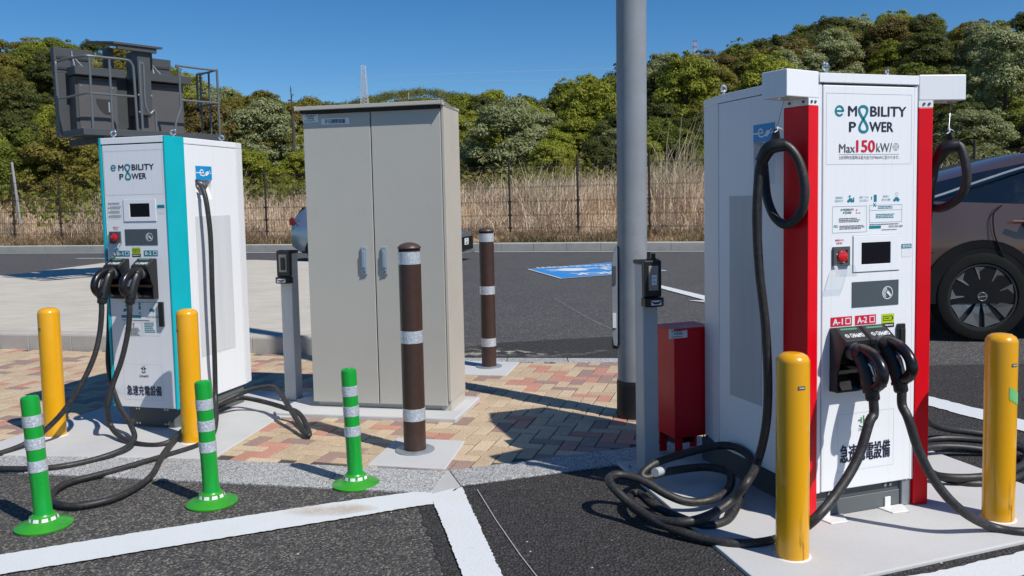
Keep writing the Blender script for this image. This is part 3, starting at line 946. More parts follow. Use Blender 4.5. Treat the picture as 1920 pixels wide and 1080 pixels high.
def emergency_stop(f, parent, a0, a1, b0, b1, flap):
    """Dark frame with a red mushroom button; a clear cover hangs open below it."""
    mb = MB(); w = (a1 - a0) * 0.16
    d = 0.012
    for (x0, x1, y0, y1) in ((a0, a1, b0, b0 + w), (a0, a1, b1 - w, b1), (a0, a0 + w, b0 + w, b1 - w), (a1 - w, a1, b0 + w, b1 - w)):
        vs = [f.p(a, b, k) for k in (0, d) for a, b in ((x0, y0), (x1, y0), (x1, y1), (x0, y1))]
        mb.add(vs, [(0, 3, 2, 1), (4, 5, 6, 7)] + [(i, (i + 1) % 4, 4 + (i + 1) % 4, 4 + i) for i in range(4)])
    box = mb.build('emergency_stop', MATS['plinth_grey'], parent)
    mb = MB(); c0 = f.p((a0 + a1) / 2, (b0 + b1) / 2, 0.0)
    R = (a1 - a0) * 0.30
    mb.tube([c0, c0 + f.n * 0.010, c0 + f.n * 0.012, c0 + f.n * 0.019, c0 + f.n * 0.022], [R * .7, R * .7, R, R, R * .8], 20)
    mb.build('button', MATS['red_button'], box)
    mb = MB()
    fa0, fa1, fb0, fb1, lean = flap
    A, B = f.p(fa0, fb1, 0.014), f.p(fa1, fb1, 0.014)
    Cc, D = f.p(fa1 + lean, fb0, 0.045), f.p(fa0 + lean, fb0, 0.045)
    mb.quad(A, B, Cc, D)
    n2 = f.n * 0.022
    mb.quad(A, D, D + n2, A + n2); mb.quad(B, Cc, Cc + n2, B + n2); mb.quad(D, Cc, Cc + n2, D + n2)
    mb.build('clear_cover', MATS['clear_plastic'], box)
    return box

def bezel_screen(f, parent, a0, a1, b0, b1, s):
    mb = MB(); plate_with_hole(mb, Face(f.p(0, 0, 0.005), f.e1, f.e2), a0, a1, b0, b1, s, 0.005)
    o = mb.build('screen_bezel', MATS['white_front'], parent, 0.0015)
    mb = MB(); f.rect(mb, s[0], s[1], s[2], s[3], 0.0015)
    mb.build('screen', MATS['screen_glass'], o)
    mb = MB(); f.outline(mb, a0 - 0.003, a1 + 0.003, b0 - 0.003, b1 + 0.003, 0.0022, 0.0008)
    mb.build('seal', MATS['pale_print'], o)
    return o

def name_tab(f, parent, body, a0, a1, b0, b1, mat):
    mb = MB(); f.rect(mb, a0, a1, b0, b1, 0.0015, 0)
    w = a1 - a0; h = b1 - b0
    f.text(mb, body, a0 + w * .09, a0 + w * .56, b0 + h * .18, b0 + h * .82, 0.0027, 1, 0.04)
    f.outline(mb, a0 + w * .68, a0 + w * .93, b0 + h * .16, b0 + h * .84, w * .035, 0.0027, 1)
    return mb.build('bay_label', [MATS[mat], MATS['sticker_white']], parent)

def battery_sticker(f, parent, a0, a1, b0, b1):
    mb = MB(); h = b1 - b0; w = a1 - a0
    f.rect(mb, a0, a1, b0 + h * .32, b1, 0.0015, 0); f.rect(mb, a0, a1, b0, b0 + h * .31, 0.0015, 1)
    f.outline(mb, a0 + w * .12, a0 + w * .84, b0 + h * .50, b0 + h * .84, h * .035, 0.0027, 1)
    f.rect(mb, a0 + w * .85, a0 + w * .90, b0 + h * .58, b0 + h * .76, 0.0027, 1)
    f.small_print(mb, a0 + w * .25, a0 + w * .72, b0 + h * .6, b0 + h * .74, 1, 1, 4, 1, 0.0027)
    f.small_print(mb, a0 + w * .12, a0 + w * .90, b0 + h * .06, b0 + h * .26, 1, 2, 6, 1, 0.0027)
    return mb.build('battery_sticker', [MATS['lime_print'], MATS['ink_black'], MATS['sticker_white']], parent)

def holster(f, parent, s0, s1, z0, z1):
    """Black plug holder: sloping hood with a name on it, cheeks, and a tray below."""
    o = empty('plug_holder'); o.parent = parent
    H = z1 - z0; w = 0.007
    side = [(0.0, z1 - .004), (.030, z1), (.100, z1 - H * .17), (.100, z1 - H * .25), (.078, z1 - H * .38), (.062, z1 - H * .60), (.050, z1 - H * .68), (.050, z0 + .004), (0.0, z0)]
    for x in (s0, s1 - w):
        MB().prism([(-d, z) for d, z in side], x, x + w, 0, 'x').build('cheek', MATS['black_plastic'], o, 0.002, 1)
    mb = MB(); hood = [(-.0, z1 - .004), (-.030, z1), (-.100, z1 - H * .17), (-.100, z1 - H * .25), (-.092, z1 - H * .25), (-.092, z1 - H * .185), (-.028, z1 - .012), (0, z1 - .014)]
    mb.prism(hood, s0 + w, s1 - w, 0, 'x')
    hd = mb.build('hood', MATS['black_plastic'], o, 0.002, 1)
    A = Vector((0, -.030, z1)); B = Vector((0, -.100, z1 - H * .17))
    up = (A - B).normalized()
    hf = Face((s0 + w, B.y, B.z), (1, 0, 0), up); L = (A - B).length; W = s1 - s0 - 2 * w
    mb = MB()
    hf.text(mb, 'CHAdeMO', W * .36, W * .94, L * .22, L * .50, 0.001, 0, 0.02)
    hf.ring(mb, W * .22, L * .36, W * .085, W * .02, 0.001); hf.ring(mb, W * .22, L * .36, W * .045, W * .014, 0.001)
    mb.build('lettering', MATS['sticker_white'], hd)
    mb = MB(); hf.rect(mb, W * .14, W * .86, L * .78, L * .90, 0.001); mb.build('coloured_strip', MATS['green_strip'], hd)
    mb = MB(); mb.box(s0 + w, s1 - w, -.006, 0.001, z0, z1 - .015)
    mb.prism([(-.006, z0 + .001), (-.046, z0 + .001), (-.046, z0 + .012), (-.030, z0 + .03), (-.006, z0 + .07)], s0 + w, s1 - w, 0, 'x')
    mb.prism([(-.006, z0 + H * .30), (-.052, z0 + H * .30), (-.060, z0 + H * .36), (-.006, z0 + H * .40)], s0 + w, s1 - w, 0, 'x')
    mb.build('tray', MATS['black_gloss'], o)
    cx = (s0 + s1) / 2
    mb = MB(); zc = z1 - H * .36
    mb.tube([(cx, -.006, zc), (cx, -.036, zc + .004)], [.040, .042], 18)
    mb.build('socket', MATS['black_plastic'], o)
    return o

def connector(parent, cx, zc, tilt=0.0, big=1.0):
    """Heavy plug with a looped pistol grip; parent frame as the charger. Returns where its cable leaves."""
    def P(d, z): return (cx + tilt * d, -d * big, zc + z * .81)
    mb = MB()
    mb.tube([P(.03, .004), P(.05, .006), P(.052, .006), P(.115, .008), P(.135, -.004)], [.033, .033, .038, .040, .034], 18)
    spine = spline([P(.11, .004), P(.135, -.035), P(.155, -.085), P(.172, -.135), P(.185, -.185)], 4)
    n = len(spine)
    mb.tube(spine, [.036 - .004 * i / n for i in range(n)], 14)
    body = mb.build('plug_body', MATS['black_plastic'], parent)
    mb = MB()
    hp = spline([P(.085, .030), P(.14, .030), P(.195, .010), P(.238, -.040), P(.248, -.098), P(.222, -.145), P(.180, -.165)], 5)
    n = len(hp)
    mb.tube(hp, [.021 + .004 * math.sin(PI * i / n) for i in range(n)], 12)
    mb.build('grip', MATS['black_gloss'], parent)
    mb = MB()
    mb.tube([P(.150, -.030), P(.185, -.050), P(.200, -.09)], [.008, .009, .006], 8)
    mb.build('trigger', MATS['steel'], parent)
    mb = MB()
    mb.tube([P(.183, -.175), P(.186, -.190), P(.187, -.192), P(.192, -.222), P(.194, -.232)], [.036, .036, .030, .030, .025], 16)
    mb.build('cable_collar', MATS['black_plastic'], parent)
    mb = MB()
    mb.tube([P(.07, .0068), P(.105, .0085)], [.0404, .0412], 18, 0, False)
    mb.build('rating_band', MATS['plinth_plate'], parent)
    return P(.196, -.24)

def cable_points(fr, pts, r):
    out = []
    for p in pts:
        if isinstance(p, Vector):
            out.append(p)
        else:
            u, v, k = p
            out.append(at_y(u, v, k) if k > 1.0 else at_z(u, v, k + r))
    return out

# ------------------------------------------------------------------ charger with red corner posts
CR = thing('ev_charger', 'tall white fast charger with bright red corner posts and two cable arms on top', 'ev charger', (FR.o.x, FR.o.y, 0), FR.yaw, 'fast chargers')
W1, Z0, HT = 0.5515, 0.138, 2.0305
zhead = FR.front(1630, 157)[1]
MB().prism([(0.05, .02), (W1 - .05, .02), (W1 - .05, .8), (W1 - .09, 1.0), (.09, 1.0), (0.05, .8)], Z0, HT - .04).build('body_core', MATS['plinth_plate'], CR)
mb = MB(); mb.prism([(0.0, .0), (W1, .0), (W1, .80), (W1 - .06, 1.05), (.06, 1.05), (0.0, .80)], zhead, HT)
mb.build('roof', MATS['white_side'], CR, 0.006)
mb = MB(); mb.box(0.001, W1 - .001, -0.0045, -.0005, zhead + .001, HT - 0.002)
mb.build('header', MATS['white_front'], CR, 0.0015)
mb = MB(); mb.box(0.0, 0.02, 0.004, 0.06, Z0 - .002, zhead - .004); mb.box(W1 - .02, W1, 0.004, 0.06, Z0 - .002, zhead - .004)
mb.build('door_frame', MATS['white_front'], CR, 0.003)
MB().box(0.023, W1 - .023, 0.0, 0.03, Z0 + .002, zhead - .010).build('front_door', MATS['white_front'], CR, 0.004)
ff = Face((0, 0, 0), (1, 0, 0), (0, 0, 1))
sfL = Face((0, 0, 0), (0, -1, 0), (0, 0, 1))               # side towards the bricks; a = -t
# side panel with the cable pocket
q0, q1 = FR.side(1413, 270, 0.0), FR.side(1453, 345, 0.0)
hole = (-q0[0], -q1[0], FR.side(1433, 345, 0.0)[1], FR.side(1433, 266, 0.0)[1])
mb = MB(); plate_with_hole(mb, sfL, -.80, -.062, Z0, zhead - .004, hole, 0.05)
mb.build('side_panel', MATS['white_side'], CR, 0.002, 1)
MB().box(W1 - .05, W1, .062, .80, Z0, zhead - .004).build('side_panel', MATS['white_side'], CR, 0.002, 1)
mb = MB(); mb.prism([(0.0, .806), (.045, .806), (.10, 1.03), (.06, 1.045)], Z0, zhead - .0005)
mb.prism([(W1, .806), (W1 - .045, .806), (W1 - .10, 1.03), (W1 - .06, 1.045)], Z0, zhead - .0005)
mb.box(.105, W1 - .105, 1.0, 1.045, Z0, zhead - .0005)
mb.build('rear_panel', MATS['white_side'], CR, 0.002, 1)
mb = MB(); k = (hole[1] - hole[0])
mb.add([(0.046, -hole[0], hole[3]), (0.046, -hole[1], hole[3]), (0.002, -hole[1], hole[2]), (0.002, -hole[0], hole[2])], [(0, 1, 2, 3)])
mb.build('cable_pocket', MATS['zinc_white'], CR)
a_, b_ = FR.side(1413, 272, 0.0), FR.side(1453, 229, 0.0)
e_plug_sign(sfL, CR, -a_[0], -b_[0], FR.side(1433, 266, 0)[1], FR.side(1433, 232, 0)[1])
va_, vb_ = FR.side(1369, 575, 0.0)[0], FR.side(1424, 575, 0.0)[0]
mb = MB(); mb.box(-0.003, 0.002, vb_ - .02, va_, FR.side(1371, 740, 0)[1], FR.side(1371, 368, 0)[1])
mb.build('vent_grille', MATS['vent_grey'], CR)
# cable arms and red posts
aL, aR = FR.front(1475.3, 155, -.052)[0], FR.front(1811.7, 160, -.055)[0]
pL, pR = FR.front(1515.7, 300, -.017)[0], FR.front(1744.5, 560, -.018)[0]
for nm, plan, post in (('left', [(-.002, -.001), (aL, -.052), (aL - .028, .088), (-.002, .15)], [(-.002, -.0005), (pL, -.017), (pL - .030, .118), (-.002, .148)]),
                       ('right', [(W1 + .002, -.002), (aR, -.055), (aR + .03, .085), (W1 + .002, .15)], [(W1 + .002, -.001), (pR, -.018), (pR + .030, .117), (W1 + .002, .146)])):
    zc = 1.918
    mb = MB(); mb.prism(plan, zc, HT + .004)
    arm = mb.build('cable_arm', MATS['white_front'], CR, 0.004)
    c_ = Vector(((plan[1][0] + plan[2][0]) / 2, (plan[1][1] + plan[2][1]) / 2, 0)) * 0.78
    if nm == 'right':
        c_ = Vector((aR - .02, .012, 0))
    MB().lathe([(.0, -.008), (.022, -.008), (.024, 0)], 18, 0, (c_.x, c_.y, zc)).build('cord_guide', MATS['steel'], arm)
    zp = 1.886
    mb = MB(); mb.prism(post, zp, zc - .0005); cl = mb.build('collar_plate', MATS['white_front'], arm)
    mb = MB()
    d = Vector((post[1][0] - post[0][0], post[1][1] - post[0][1], 0)); n_ = Vector((d.y, -d.x, 0)).normalized()
    if n_.y > 0: n_ = -n_
    e_ = Vector((post[2][0] - post[1][0], post[2][1] - post[1][1], 0)); m_ = Vector((e_.y, -e_.x, 0)).normalized()
    if m_.x * (-1 if nm == 'left' else 1) < 0: m_ = -m_
    for base, dd, nn, ks in ((post[0], d, n_, (.35, .72)), (post[1], e_, m_, (.2, .75))):
        for kk in ks:
            p = Vector((base[0], base[1], (zp + zc) / 2)) + dd * kk
            mb.tube([p, p + nn * .004], .0062, 10)
    mb.build('bolt', MATS['plinth_grey'], cl)
    MB().prism(post, 0.012, zp - .001).build('corner_post', MATS['red_paint'], CR, 0.003)
eyebolt(CR, 0.075, .05, HT, 0.25); eyebolt(CR, W1 - .035, .16, HT, 1.05); eyebolt(CR, .03, .80, HT, 0.15)
# plinth, feet
MB().box(.012, W1 - .012, .03, 1.0, 0.010, Z0).build('plinth', MATS['plinth_grey'], CR)
mb = MB(); mb.box(.014, W1 - .06, .024, .030, .012, .088); pl = mb.build('plinth_cover', MATS['plinth_plate'], CR, 0.002, 1)
MB().box(W1 - .055, W1 - .005, .012, .03, .012, Z0 - .004).build('corner_bracket', MATS['galvanised'], CR, 0.002, 1)
mb = MB()
for s in (.085, .115, W1 - .145, W1 - .115):
    mb.tube([(s, .03, .118), (s, .022, .118)], .0075, 10)
mb.build('plinth_bolt', MATS['steel'], CR)
for s in (.055, W1 - .15):
    mb = MB(); mb.box(s, s + .034, .017, .023, .012, .062)
    mb.prism([(s - .035, .022), (s - .02, -.055), (s + .065, -.062), (s + .105, .022)], .010, .016)
    mb.build('foot_bracket', MATS['zinc_white'], CR, 0.0015, 1)
# prints on the front
def fq(fr, u0, u1, v0, v1):
    """Front-plane rectangle through the middle of a photographed patch."""
    um, vm = (u0 + u1) / 2, (v0 + v1) / 2
    return fr.front(u0, vm)[0], fr.front(u1, vm)[0], fr.front(um, v1)[1], fr.front(um, v0)[1]
LET = {}
def flush(name, parent):
    global nv, tl, rd, gy, pa
    for m, mt in ((nv, 'navy_print'), (tl, 'teal_print'), (rd, 'red_print'), (gy, 'grey_print'), (pa, 'pale_print')):
        if m.v: m.build(name if mt != 'pale_print' else 'film_edge', MATS[mt], parent)
    nv, tl, rd, gy, pa = MB(), MB(), MB(), MB(), MB()
nv, tl, rd, gy, pa = MB(), MB(), MB(), MB(), MB()
r_ = fq(FR, 1565, 1699, 198, 249)
logo(ff, nv, tl, *r_)
flush('logo', CR)
def ft(mb, fr, body, u0, u1, v0, v1, bold=0.0):
    a0, a1, b0, b1 = fq(fr, u0, u1, v0, v1); ff.text(mb, body, a0, a1, b0, b1, 0.0016, 0, bold)
ft(gy, FR, 'Max', 1573, 1603, 270, 286, 0.012); ft(rd, FR, '150', 1605, 1640.5, 263, 285, 0.035); ft(gy, FR, 'kW/', 1643, 1672, 268, 285, 0.002)
a0, a1, b0, b1 = fq(FR, 1673.5, 1685.5, 268, 282)
ff.ring(gy, (a0 + a1) / 2, (b0 + b1) / 2, (b1 - b0) / 2, .0016)
for dx, dy in ((-.45, 0), (.45, 0), (0, .5), (0, -.5)):
    ff.ring(gy, (a0 + a1) / 2 + dx * (b1 - b0) / 2, (b0 + b1) / 2 + dy * (b1 - b0) / 2, .0042, .0014, 0.0016, 0, 10)
a0, a1, b0, b1 = fq(FR, 1573, 1685, 289.0, 289.6); ff.rect(gy, a0, a1, b0, b0 + .0012)
ft(gy, FR, '2台同時充電時は最大出力が90kWに変わります。', 1573, 1686, 291.5, 298.5, 0.0)
a0, a1, b0, b1 = fq(FR, 1549, 1709, 176, 308); ff.outline(pa, a0, a1, b0, b1, .0012, 0.0008)
flush('power_rating', CR)
ft(tl, FR, '充電時間は', 1566, 1580, 368.5, 373); ft(tl, FR, '1回30分まで', 1565, 1581, 374.5, 379)
ft(tl, FR, '充電ケーブルを', 1611, 1628, 367.5, 372); ft(tl, FR, 'はさまない', 1612, 1628, 373.5, 378)
ft(tl, FR, '充電後は', 1655, 1666, 366, 370); ft(tl, FR, '速やかに移動', 1653, 1669, 372, 376.5)
c = FR.front(1594, 376); little_car(ff, tl, c[0], c[1], .034); c = FR.front(1600.5, 375); ff.rect(tl, c[0] - .003, c[0] + .003, c[1] - .01, c[1] + .012)
c = FR.front(1593, 368); ff.disc(tl, c[0], c[1], .005)
c = FR.front(1641, 370); ff.rect(tl, c[0] - .008, c[0] + .008, c[1] - .02, c[1] + .012); ff.stroke(tl, [(c[0] - .01, c[1] - .042), (c[0] + .004, c[1] - .026)], .003); ff.stroke(tl, [(c[0] + .004, c[1] - .042), (c[0] - .01, c[1] - .026)], .003)
c = FR.front(1634, 371); ff.rect(tl, c[0] - .002, c[0] + .002, c[1] - .008, c[1] + .006)
c = FR.front(1680.5, 374); little_car(ff, tl, c[0], c[1], .036); c = FR.front(1681, 363.5); ff.ring(tl, c[0], c[1], .008, .001)
flush('pictogram', CR)
a0, a1, b0, b1 = fq(FR, 1560.5, 1625, 386.5, 436); ff.outline(tl, a0, a1, b0, b1, .0011)
logo(ff, nv, tl, *fq(FR, 1576, 1601, 391, 401))
c = FR.front(1606, 393.5); little_car(ff, rd, c[0], c[1], .010); c = FR.front(1606, 399); little_car(ff, rd, c[0], c[1], .009); c = FR.front(1611, 399); little_car(ff, tl, c[0], c[1], .009)
a0, a1, b0, b1 = fq(FR, 1573, 1612, 408, 417); ff.small_print(gy, a0, a1, b0, b1, 3, 0, 3)
a0, a1, b0, b1 = fq(FR, 1574, 1622, 422, 430); ff.small_print(gy, a0, a1, b0, b1, 3, 0, 5); a0, a1, b0, b1 = fq(FR, 1563, 1571.5, 422, 427); ff.small_print(tl, a0, a1, b0, b1, 2, 0, 8)
flush('notice', CR)
a0, a1, b0, b1 = fq(FR, 1630, 1691, 384, 416.5); ff.outline(tl, a0, a1, b0, b1, .0011); ff.rect(tl, a0, a1, b0 + (b1 - b0) * .70, b0 + (b1 - b0) * .70 + .001)
a0, a1, b0, b1 = fq(FR, 1646, 1676, 385.5, 391.5); ff.small_print(tl, a0, a1, b0, b1, 2, 0, 9)
a0, a1, b0, b1 = fq(FR, 1642, 1680, 400, 409); ff.small_print(tl, a0, a1, b0, b1, 3, 0, 10)
a0, a1, b0, b1 = fq(FR, 1630, 1691, 418.5, 421.5); ff.small_print(gy, a0, a1, b0, b1, 1, 0, 12)
a0, a1, b0, b1 = fq(FR, 1629.5, 1651.5, 423, 428.5); ff.rect(tl, a0, a1, b0, b1)
ft(gy, FR, '0570-200-580', 1666, 1692, 421.8, 426)
a0, a1, b0, b1 = fq(FR, 1653, 1687, 429, 431.5); ff.small_print(gy, a0, a1, b0, b1, 1, 0, 14)
flush('notice', CR)
ft(rd, FR, '緊急停止ボタン', 1566, 1583, 448.5, 452, 0.02); a0, a1, b0, b1 = fq(FR, 1568, 1581, 454, 458); ff.small_print(rd, a0, a1, b0, b1, 2, 0, 4)
flush('stop_lettering', CR)
ft(nv, FR, '急速充電設備', 1574.5, 1668.5, 829.5, 862.5, 0.018)
a0, a1, b0, b1 = fq(FR, 1570, 1675, 772, 878); ff.outline(pa, a0, a1, b0, b1, .0010, 0.0008)
mb = MB(); c = FR.front(1617, 789); plug_smile(ff, mb, c[0], c[1], .052); mb.build('emblem', MATS['green_strip'], CR)
ft(gy, FR, 'CHAdeMO', 1609, 1627, 801.5, 807)
flush('door_lettering', CR)
r_ = fq(FR, 1599, 1685.5, 441, 508); s_ = fq(FR, 1614, 1668.5, 454, 494.5)
bezel_screen(ff, CR, *r_, s_)
mb = MB(); a0, a1, b0, b1 = fq(FR, 1690, 1708.5, 457, 481.5); ff.rect(mb, a0, a1, b0, b1, 0.001, 1); ff.rect(mb, a0, a1, b0 + (b1 - b0) * .66, b1, 0.002, 0)
ff.small_print(mb, a0 + .004, a1 - .004, b0 + (b1 - b0) * .70, b1 - .003, 2, 1, 5, 1, 0.003); mb.build('web_sticker', [MATS['teal_print'], MATS['sticker_white']], CR)
card_reader(ff, CR, *fq(FR, 1597, 1684, 526.5, 573.5))
a0, a1, b0, b1 = fq(FR, 1560.5, 1590.5, 462.5, 498.5)
emergency_stop(ff, CR, a0, a1, b0, b1, (a0 - .002, a1 + .006, b0 - .042, b0 + .004, -.012))
name_tab(ff, CR, 'A-1', *fq(FR, 1557, 1597, 594, 611.5), 'red_print'); name_tab(ff, CR, 'A-2', *fq(FR, 1603, 1642, 590.5, 608), 'red_print')
battery_sticker(ff, CR, *fq(FR, 1653, 1676, 588, 613.5))
sA0, sA1 = FR.front(1554.5, 733)[0], FR.front(1602, 727)[0]; zA0, zA1 = FR.front(1554.5, 734)[1], FR.front(1562, 613)[1]
hw = sA1 - sA0 - .002
holster(ff, CR, sA0, sA0 + hw, zA0, zA1); holster(ff, CR, sA0 + hw + .004, sA0 + 2 * hw + .004, zA0, zA1)
a0, a1, b0, b1 = fq(FR, 1680.5, 1692.5, 606, 655)
mb = MB(); mb.box(a0, a1, -.018, -.0005, b0, b1); mb.box(a0 + .004, a1 - .004, -.024, -.018, b0 + .03, b1 - .02); mb.build('hook_bar', MATS['black_plastic'], CR, 0.003)

# ------------------------------------------------------------------ charger with teal corners
CLH = thing('ev_charger', 'white fast charger with teal corner strips beside the beige cabinet', 'ev charger', (FL.o.x, FL.o.y, 0), FL.yaw, 'fast chargers')
W2, Z2, H2 = 0.5159, 0.148, 1.9699
D2, R2 = 0.80, 0.915
zh2 = FL.front(250, 268.5)[1]
MB().prism([(.05, .02), (W2 - .055, .02), (W2 - .055, D2), (W2 - .08, R2 - .02), (.08, R2 - .02), (.05, D2)], Z2, H2 - .05).build('body_core', MATS['plinth_plate'], CLH)
mb = MB(); mb.prism([(.008, 0), (W2 - .010, 0), (W2 - .010, .197), (W2, .197), (W2, D2), (W2 - .024, R2), (.03, R2), (.008, D2)], zh2, H2); mb.build('roof', MATS['white_side'], CLH, 0.004)
MB().box(.018, W2 - .013, -.003, -.0004, zh2 + .001, H2 - .002).build('header', MATS['white_front'], CLH, 0.001)
MB().box(.022, W2 - .012, 0, .03, Z2 + .001, zh2 - .006).build('front_door', MATS['white_front'], CLH, 0.004)
MB().box(-.001, .016, -.003, .10, Z2, H2 + .001).build('corner_strip', MATS['teal_paint'], CLH, 0.002)
mb = MB(); mb.box(W2 - .009, W2 + .003, -.004, .195, Z2 - .002, H2 + .001); mb.build('corner_strip', MATS['teal_paint'], CLH, 0.002)
sfR = Face((W2, 0, 0), (0, 1, 0), (0, 0, 1))
h_a0, h_a1 = FL.side(367, 355, W2)[0], FL.side(397, 355, W2)[0]; h_b0, h_b1 = FL.side(382, 373, W2)[1], FL.side(382, 337, W2)[1]
mb = MB(); plate_with_hole(mb, sfR, .198, D2, Z2, zh2 - .004, (h_a0, h_a1, h_b0, h_b1), 0.055); mb.build('side_panel', MATS['white_side'], CLH, 0.002, 1)
MB().box(0, .05, .102, D2, Z2, zh2 - .004).build('side_panel', MATS['white_side'], CLH, 0.002, 1)
mb = MB(); mb.prism([(W2, D2 + .005), (W2 - .05, D2 + .005), (W2 - .07, R2 - .01), (W2 - .024, R2)], Z2, zh2 - .0005); mb.prism([(0, D2 + .005), (.05, D2 + .005), (.07, R2 - .01), (.024, R2)], Z2, zh2 - .0005)
mb.box(.075, W2 - .075, R2 - .02, R2, Z2, zh2 - .0005); mb.build('rear_panel', MATS['white_side'], CLH, 0.002, 1)
mb = MB(); mb.add([(W2 - .051, h_a0, h_b1), (W2 - .051, h_a1, h_b1), (W2 - .003, h_a1, h_b0), (W2 - .003, h_a0, h_b0)], [(0, 1, 2, 3)]); mb.build('cable_pocket', MATS['zinc_white'], CLH)
e_plug_sign(sfR, CLH, FL.side(366.5, 323, W2)[0], FL.side(396.5, 323, W2)[0], FL.side(381, 337, W2)[1], FL.side(381, 311.5, W2)[1])
mb = MB(); mb.box(W2 - .001, W2 + .002, FL.side(372, 540, W2)[0], FL.side(437, 540, W2)[0], FL.side(436, 652, W2)[1], FL.side(436, 403, W2)[1]); mb.build('vent_grille', MATS['vent_white'], CLH)
eyebolt(CLH, .07, .06, H2, .3); eyebolt(CLH, W2 - .05, .16, H2, 0.3); eyebolt(CLH, W2 - .06, .72, H2, 1.0)
MB().box(.10, W2 - .06, .035, .86, .008, Z2).build('plinth', MATS['plinth_grey'], CLH, 0.003)
MB().prism([(W2 - .059, .035), (W2 - .02, .10), (W2 - .02, .80), (W2 - .059, .84)], .008, Z2 - .002).build('plinth_cover', MATS['plinth_plate'], CLH, 0.002, 1)
mb = MB()
for s in (.165, .187, W2 - .125, W2 - .103):
    for z in (.132, .032):
        mb.tube([(s, .036, z), (s, .028, z)], .0065, 10)
mb.build('plinth_bolt', MATS['steel'], CLH)
nv, tl, rd, gy, pa = MB(), MB(), MB(), MB(), MB()
logo(ff, nv, tl, *fq(FL, 208, 289.5, 307.5, 337))
a0, a1, b0, b1 = fq(FL, 195.5, 305, 282, 365); ff.outline(pa, a0, a1, b0, b1, .0015, 0.0008)
flush('logo', CLH)
a0, a1, b0, b1 = fq(FL, 203, 225, 380, 383.5); ff.small_print(gy, a0, a1, b0, b1, 2, 0, 2)
a0, a1, b0, b1 = fq(FL, 202, 228.5, 384.5, 411); ff.outline(pa, a0, a1, b0, b1, .001); 
for i in range(3):
    y1 = b1 - .006 - i * (b1 - b0 - .008) / 3
    ff.poly(gy, [(a0 + .006, y1 - .018), (a0 + .018, y1 - .018), (a0 + .012, y1 - .004)], 0.0015); ff.small_print(gy, a0 + .022, a1 - .004, y1 - .022, y1 - .002, 4, 0, 20 + i)
flush('notice', CLH)
ft(rd, FL, '緊急停止ボタン', 212.5, 223.5, 425, 427.5, 0.02); a0, a1, b0, b1 = fq(FL, 213, 222, 429, 431.5); ff.small_print(rd, a0, a1, b0, b1, 2, 0, 3)
flush('stop_lettering', CLH)
c = FL.front(236, 582); little_car(ff, tl, c[0], c[1], .045); c = FL.front(237, 573); ff.disc(tl, c[0], c[1], .008)
c = FL.front(262, 575); ff.disc(tl, c[0], c[1] + .018, .009); ff.rect(tl, c[0] - .008, c[0] + .008, c[1] - .02, c[1] + .006); ff.stroke(tl, [(c[0] - .01, c[1] - .055), (c[0] + .008, c[1] - .034)], .003); ff.stroke(tl, [(c[0] + .008, c[1] - .055), (c[0] - .01, c[1] - .034)], .003)
c = FL.front(285, 582); little_car(ff, tl, c[0], c[1], .045); c = FL.front(285, 573); ff.ring(tl, c[0], c[1], .009, .001)
a0, a1, b0, b1 = fq(FL, 228, 265, 591, 596); ff.rect(tl, a0, a1, b0, b1); ft(gy, FL, '0570-200-580', 277, 297, 592.5, 596)
a0, a1, b0, b1 = fq(FL, 230, 300, 565, 567); ff.rect(tl, a0, a1, b0, b0 + .003); a0, a1, b0, b1 = fq(FL, 230, 285, 599, 602); ff.small_print(gy, a0, a1, b0, b1, 1, 0, 5)
flush('pictogram', CLH)
a0, a1, b0, b1 = fq(FL, 233, 266, 604, 631); ff.outline(pa, a0, a1, b0, b1, .0012); ff.small_print(gy, a0 + .01, a1 - .008, b0 + .006, b1 - .035, 6, 0, 7); logo(ff, nv, tl, a0 + .01, a0 + .065, b1 - .030, b1 - .008); little_car(ff, rd, a0 + .078, b1 - .012, .016); little_car(ff, rd, a0 + .078, b1 - .026, .014)
flush('notice', CLH)
a0, a1, b0, b1 = fq(FL, 268, 300, 602, 630); ff.outline(pa, a0, a1, b0, b1, .0012); ff.small_print(tl, a0 + .015, a1 - .015, b0 + .02, b1 - .008, 6, 0, 11, .8)
flush('notice', CLH)
ft(nv, FL, '急速充電設備', 238.5, 303.5, 723, 741.5, 0.018)
a0, a1, b0, b1 = fq(FL, 233, 306, 683, 750); ff.outline(pa, a0, a1, b0, b1, .0010, 0.0008)
c = FL.front(269.5, 692); plug_smile(ff, nv, c[0], c[1], .046); ft(gy, FL, 'CHAdeMO', 261.5, 279, 703, 707, .02)
flush('door_lettering', CLH)
bezel_screen(ff, CLH, *fq(FL, 232.5, 293, 373, 415), fq(FL, 244, 281, 381.5, 407))
mb = MB(); a0, a1, b0, b1 = fq(FL, 295.5, 309, 384, 400.5); ff.rect(mb, a0, a1, b0, b1, 0.001, 1); ff.rect(mb, a0, a1, b0 + (b1 - b0) * .64, b1, 0.002, 0); mb.build('web_sticker', [MATS['teal_print'], MATS['sticker_white']], CLH)
card_reader(ff, CLH, *fq(FL, 235, 295.5, 429.5, 459.5))
a0, a1, b0, b1 = fq(FL, 207, 227.5, 434, 456.5)
emergency_stop(ff, CLH, a0, a1, b0, b1, (a0 - .01, a1 + .006, b0 - .09, b0 + .004, -.03))
name_tab(ff, CLH, 'B-1', *fq(FL, 217, 243.5, 470, 480.5), 'teal_print'); name_tab(ff, CLH, 'B-2', *fq(FL, 270, 296, 469.5, 480), 'teal_print')
battery_sticker(ff, CLH, *fq(FL, 248, 264, 464, 481.5))
tB0, tB1 = FL.front(216.5, 557)[0], FL.front(246.5, 557)[0]; zB0, zB1 = FL.front(246.5, 559)[1], FL.front(232, 484)[1]
uB0, uB1 = FL.front(267.5, 560)[0], FL.front(299, 560)[0]
hw2 = tB1 - tB0
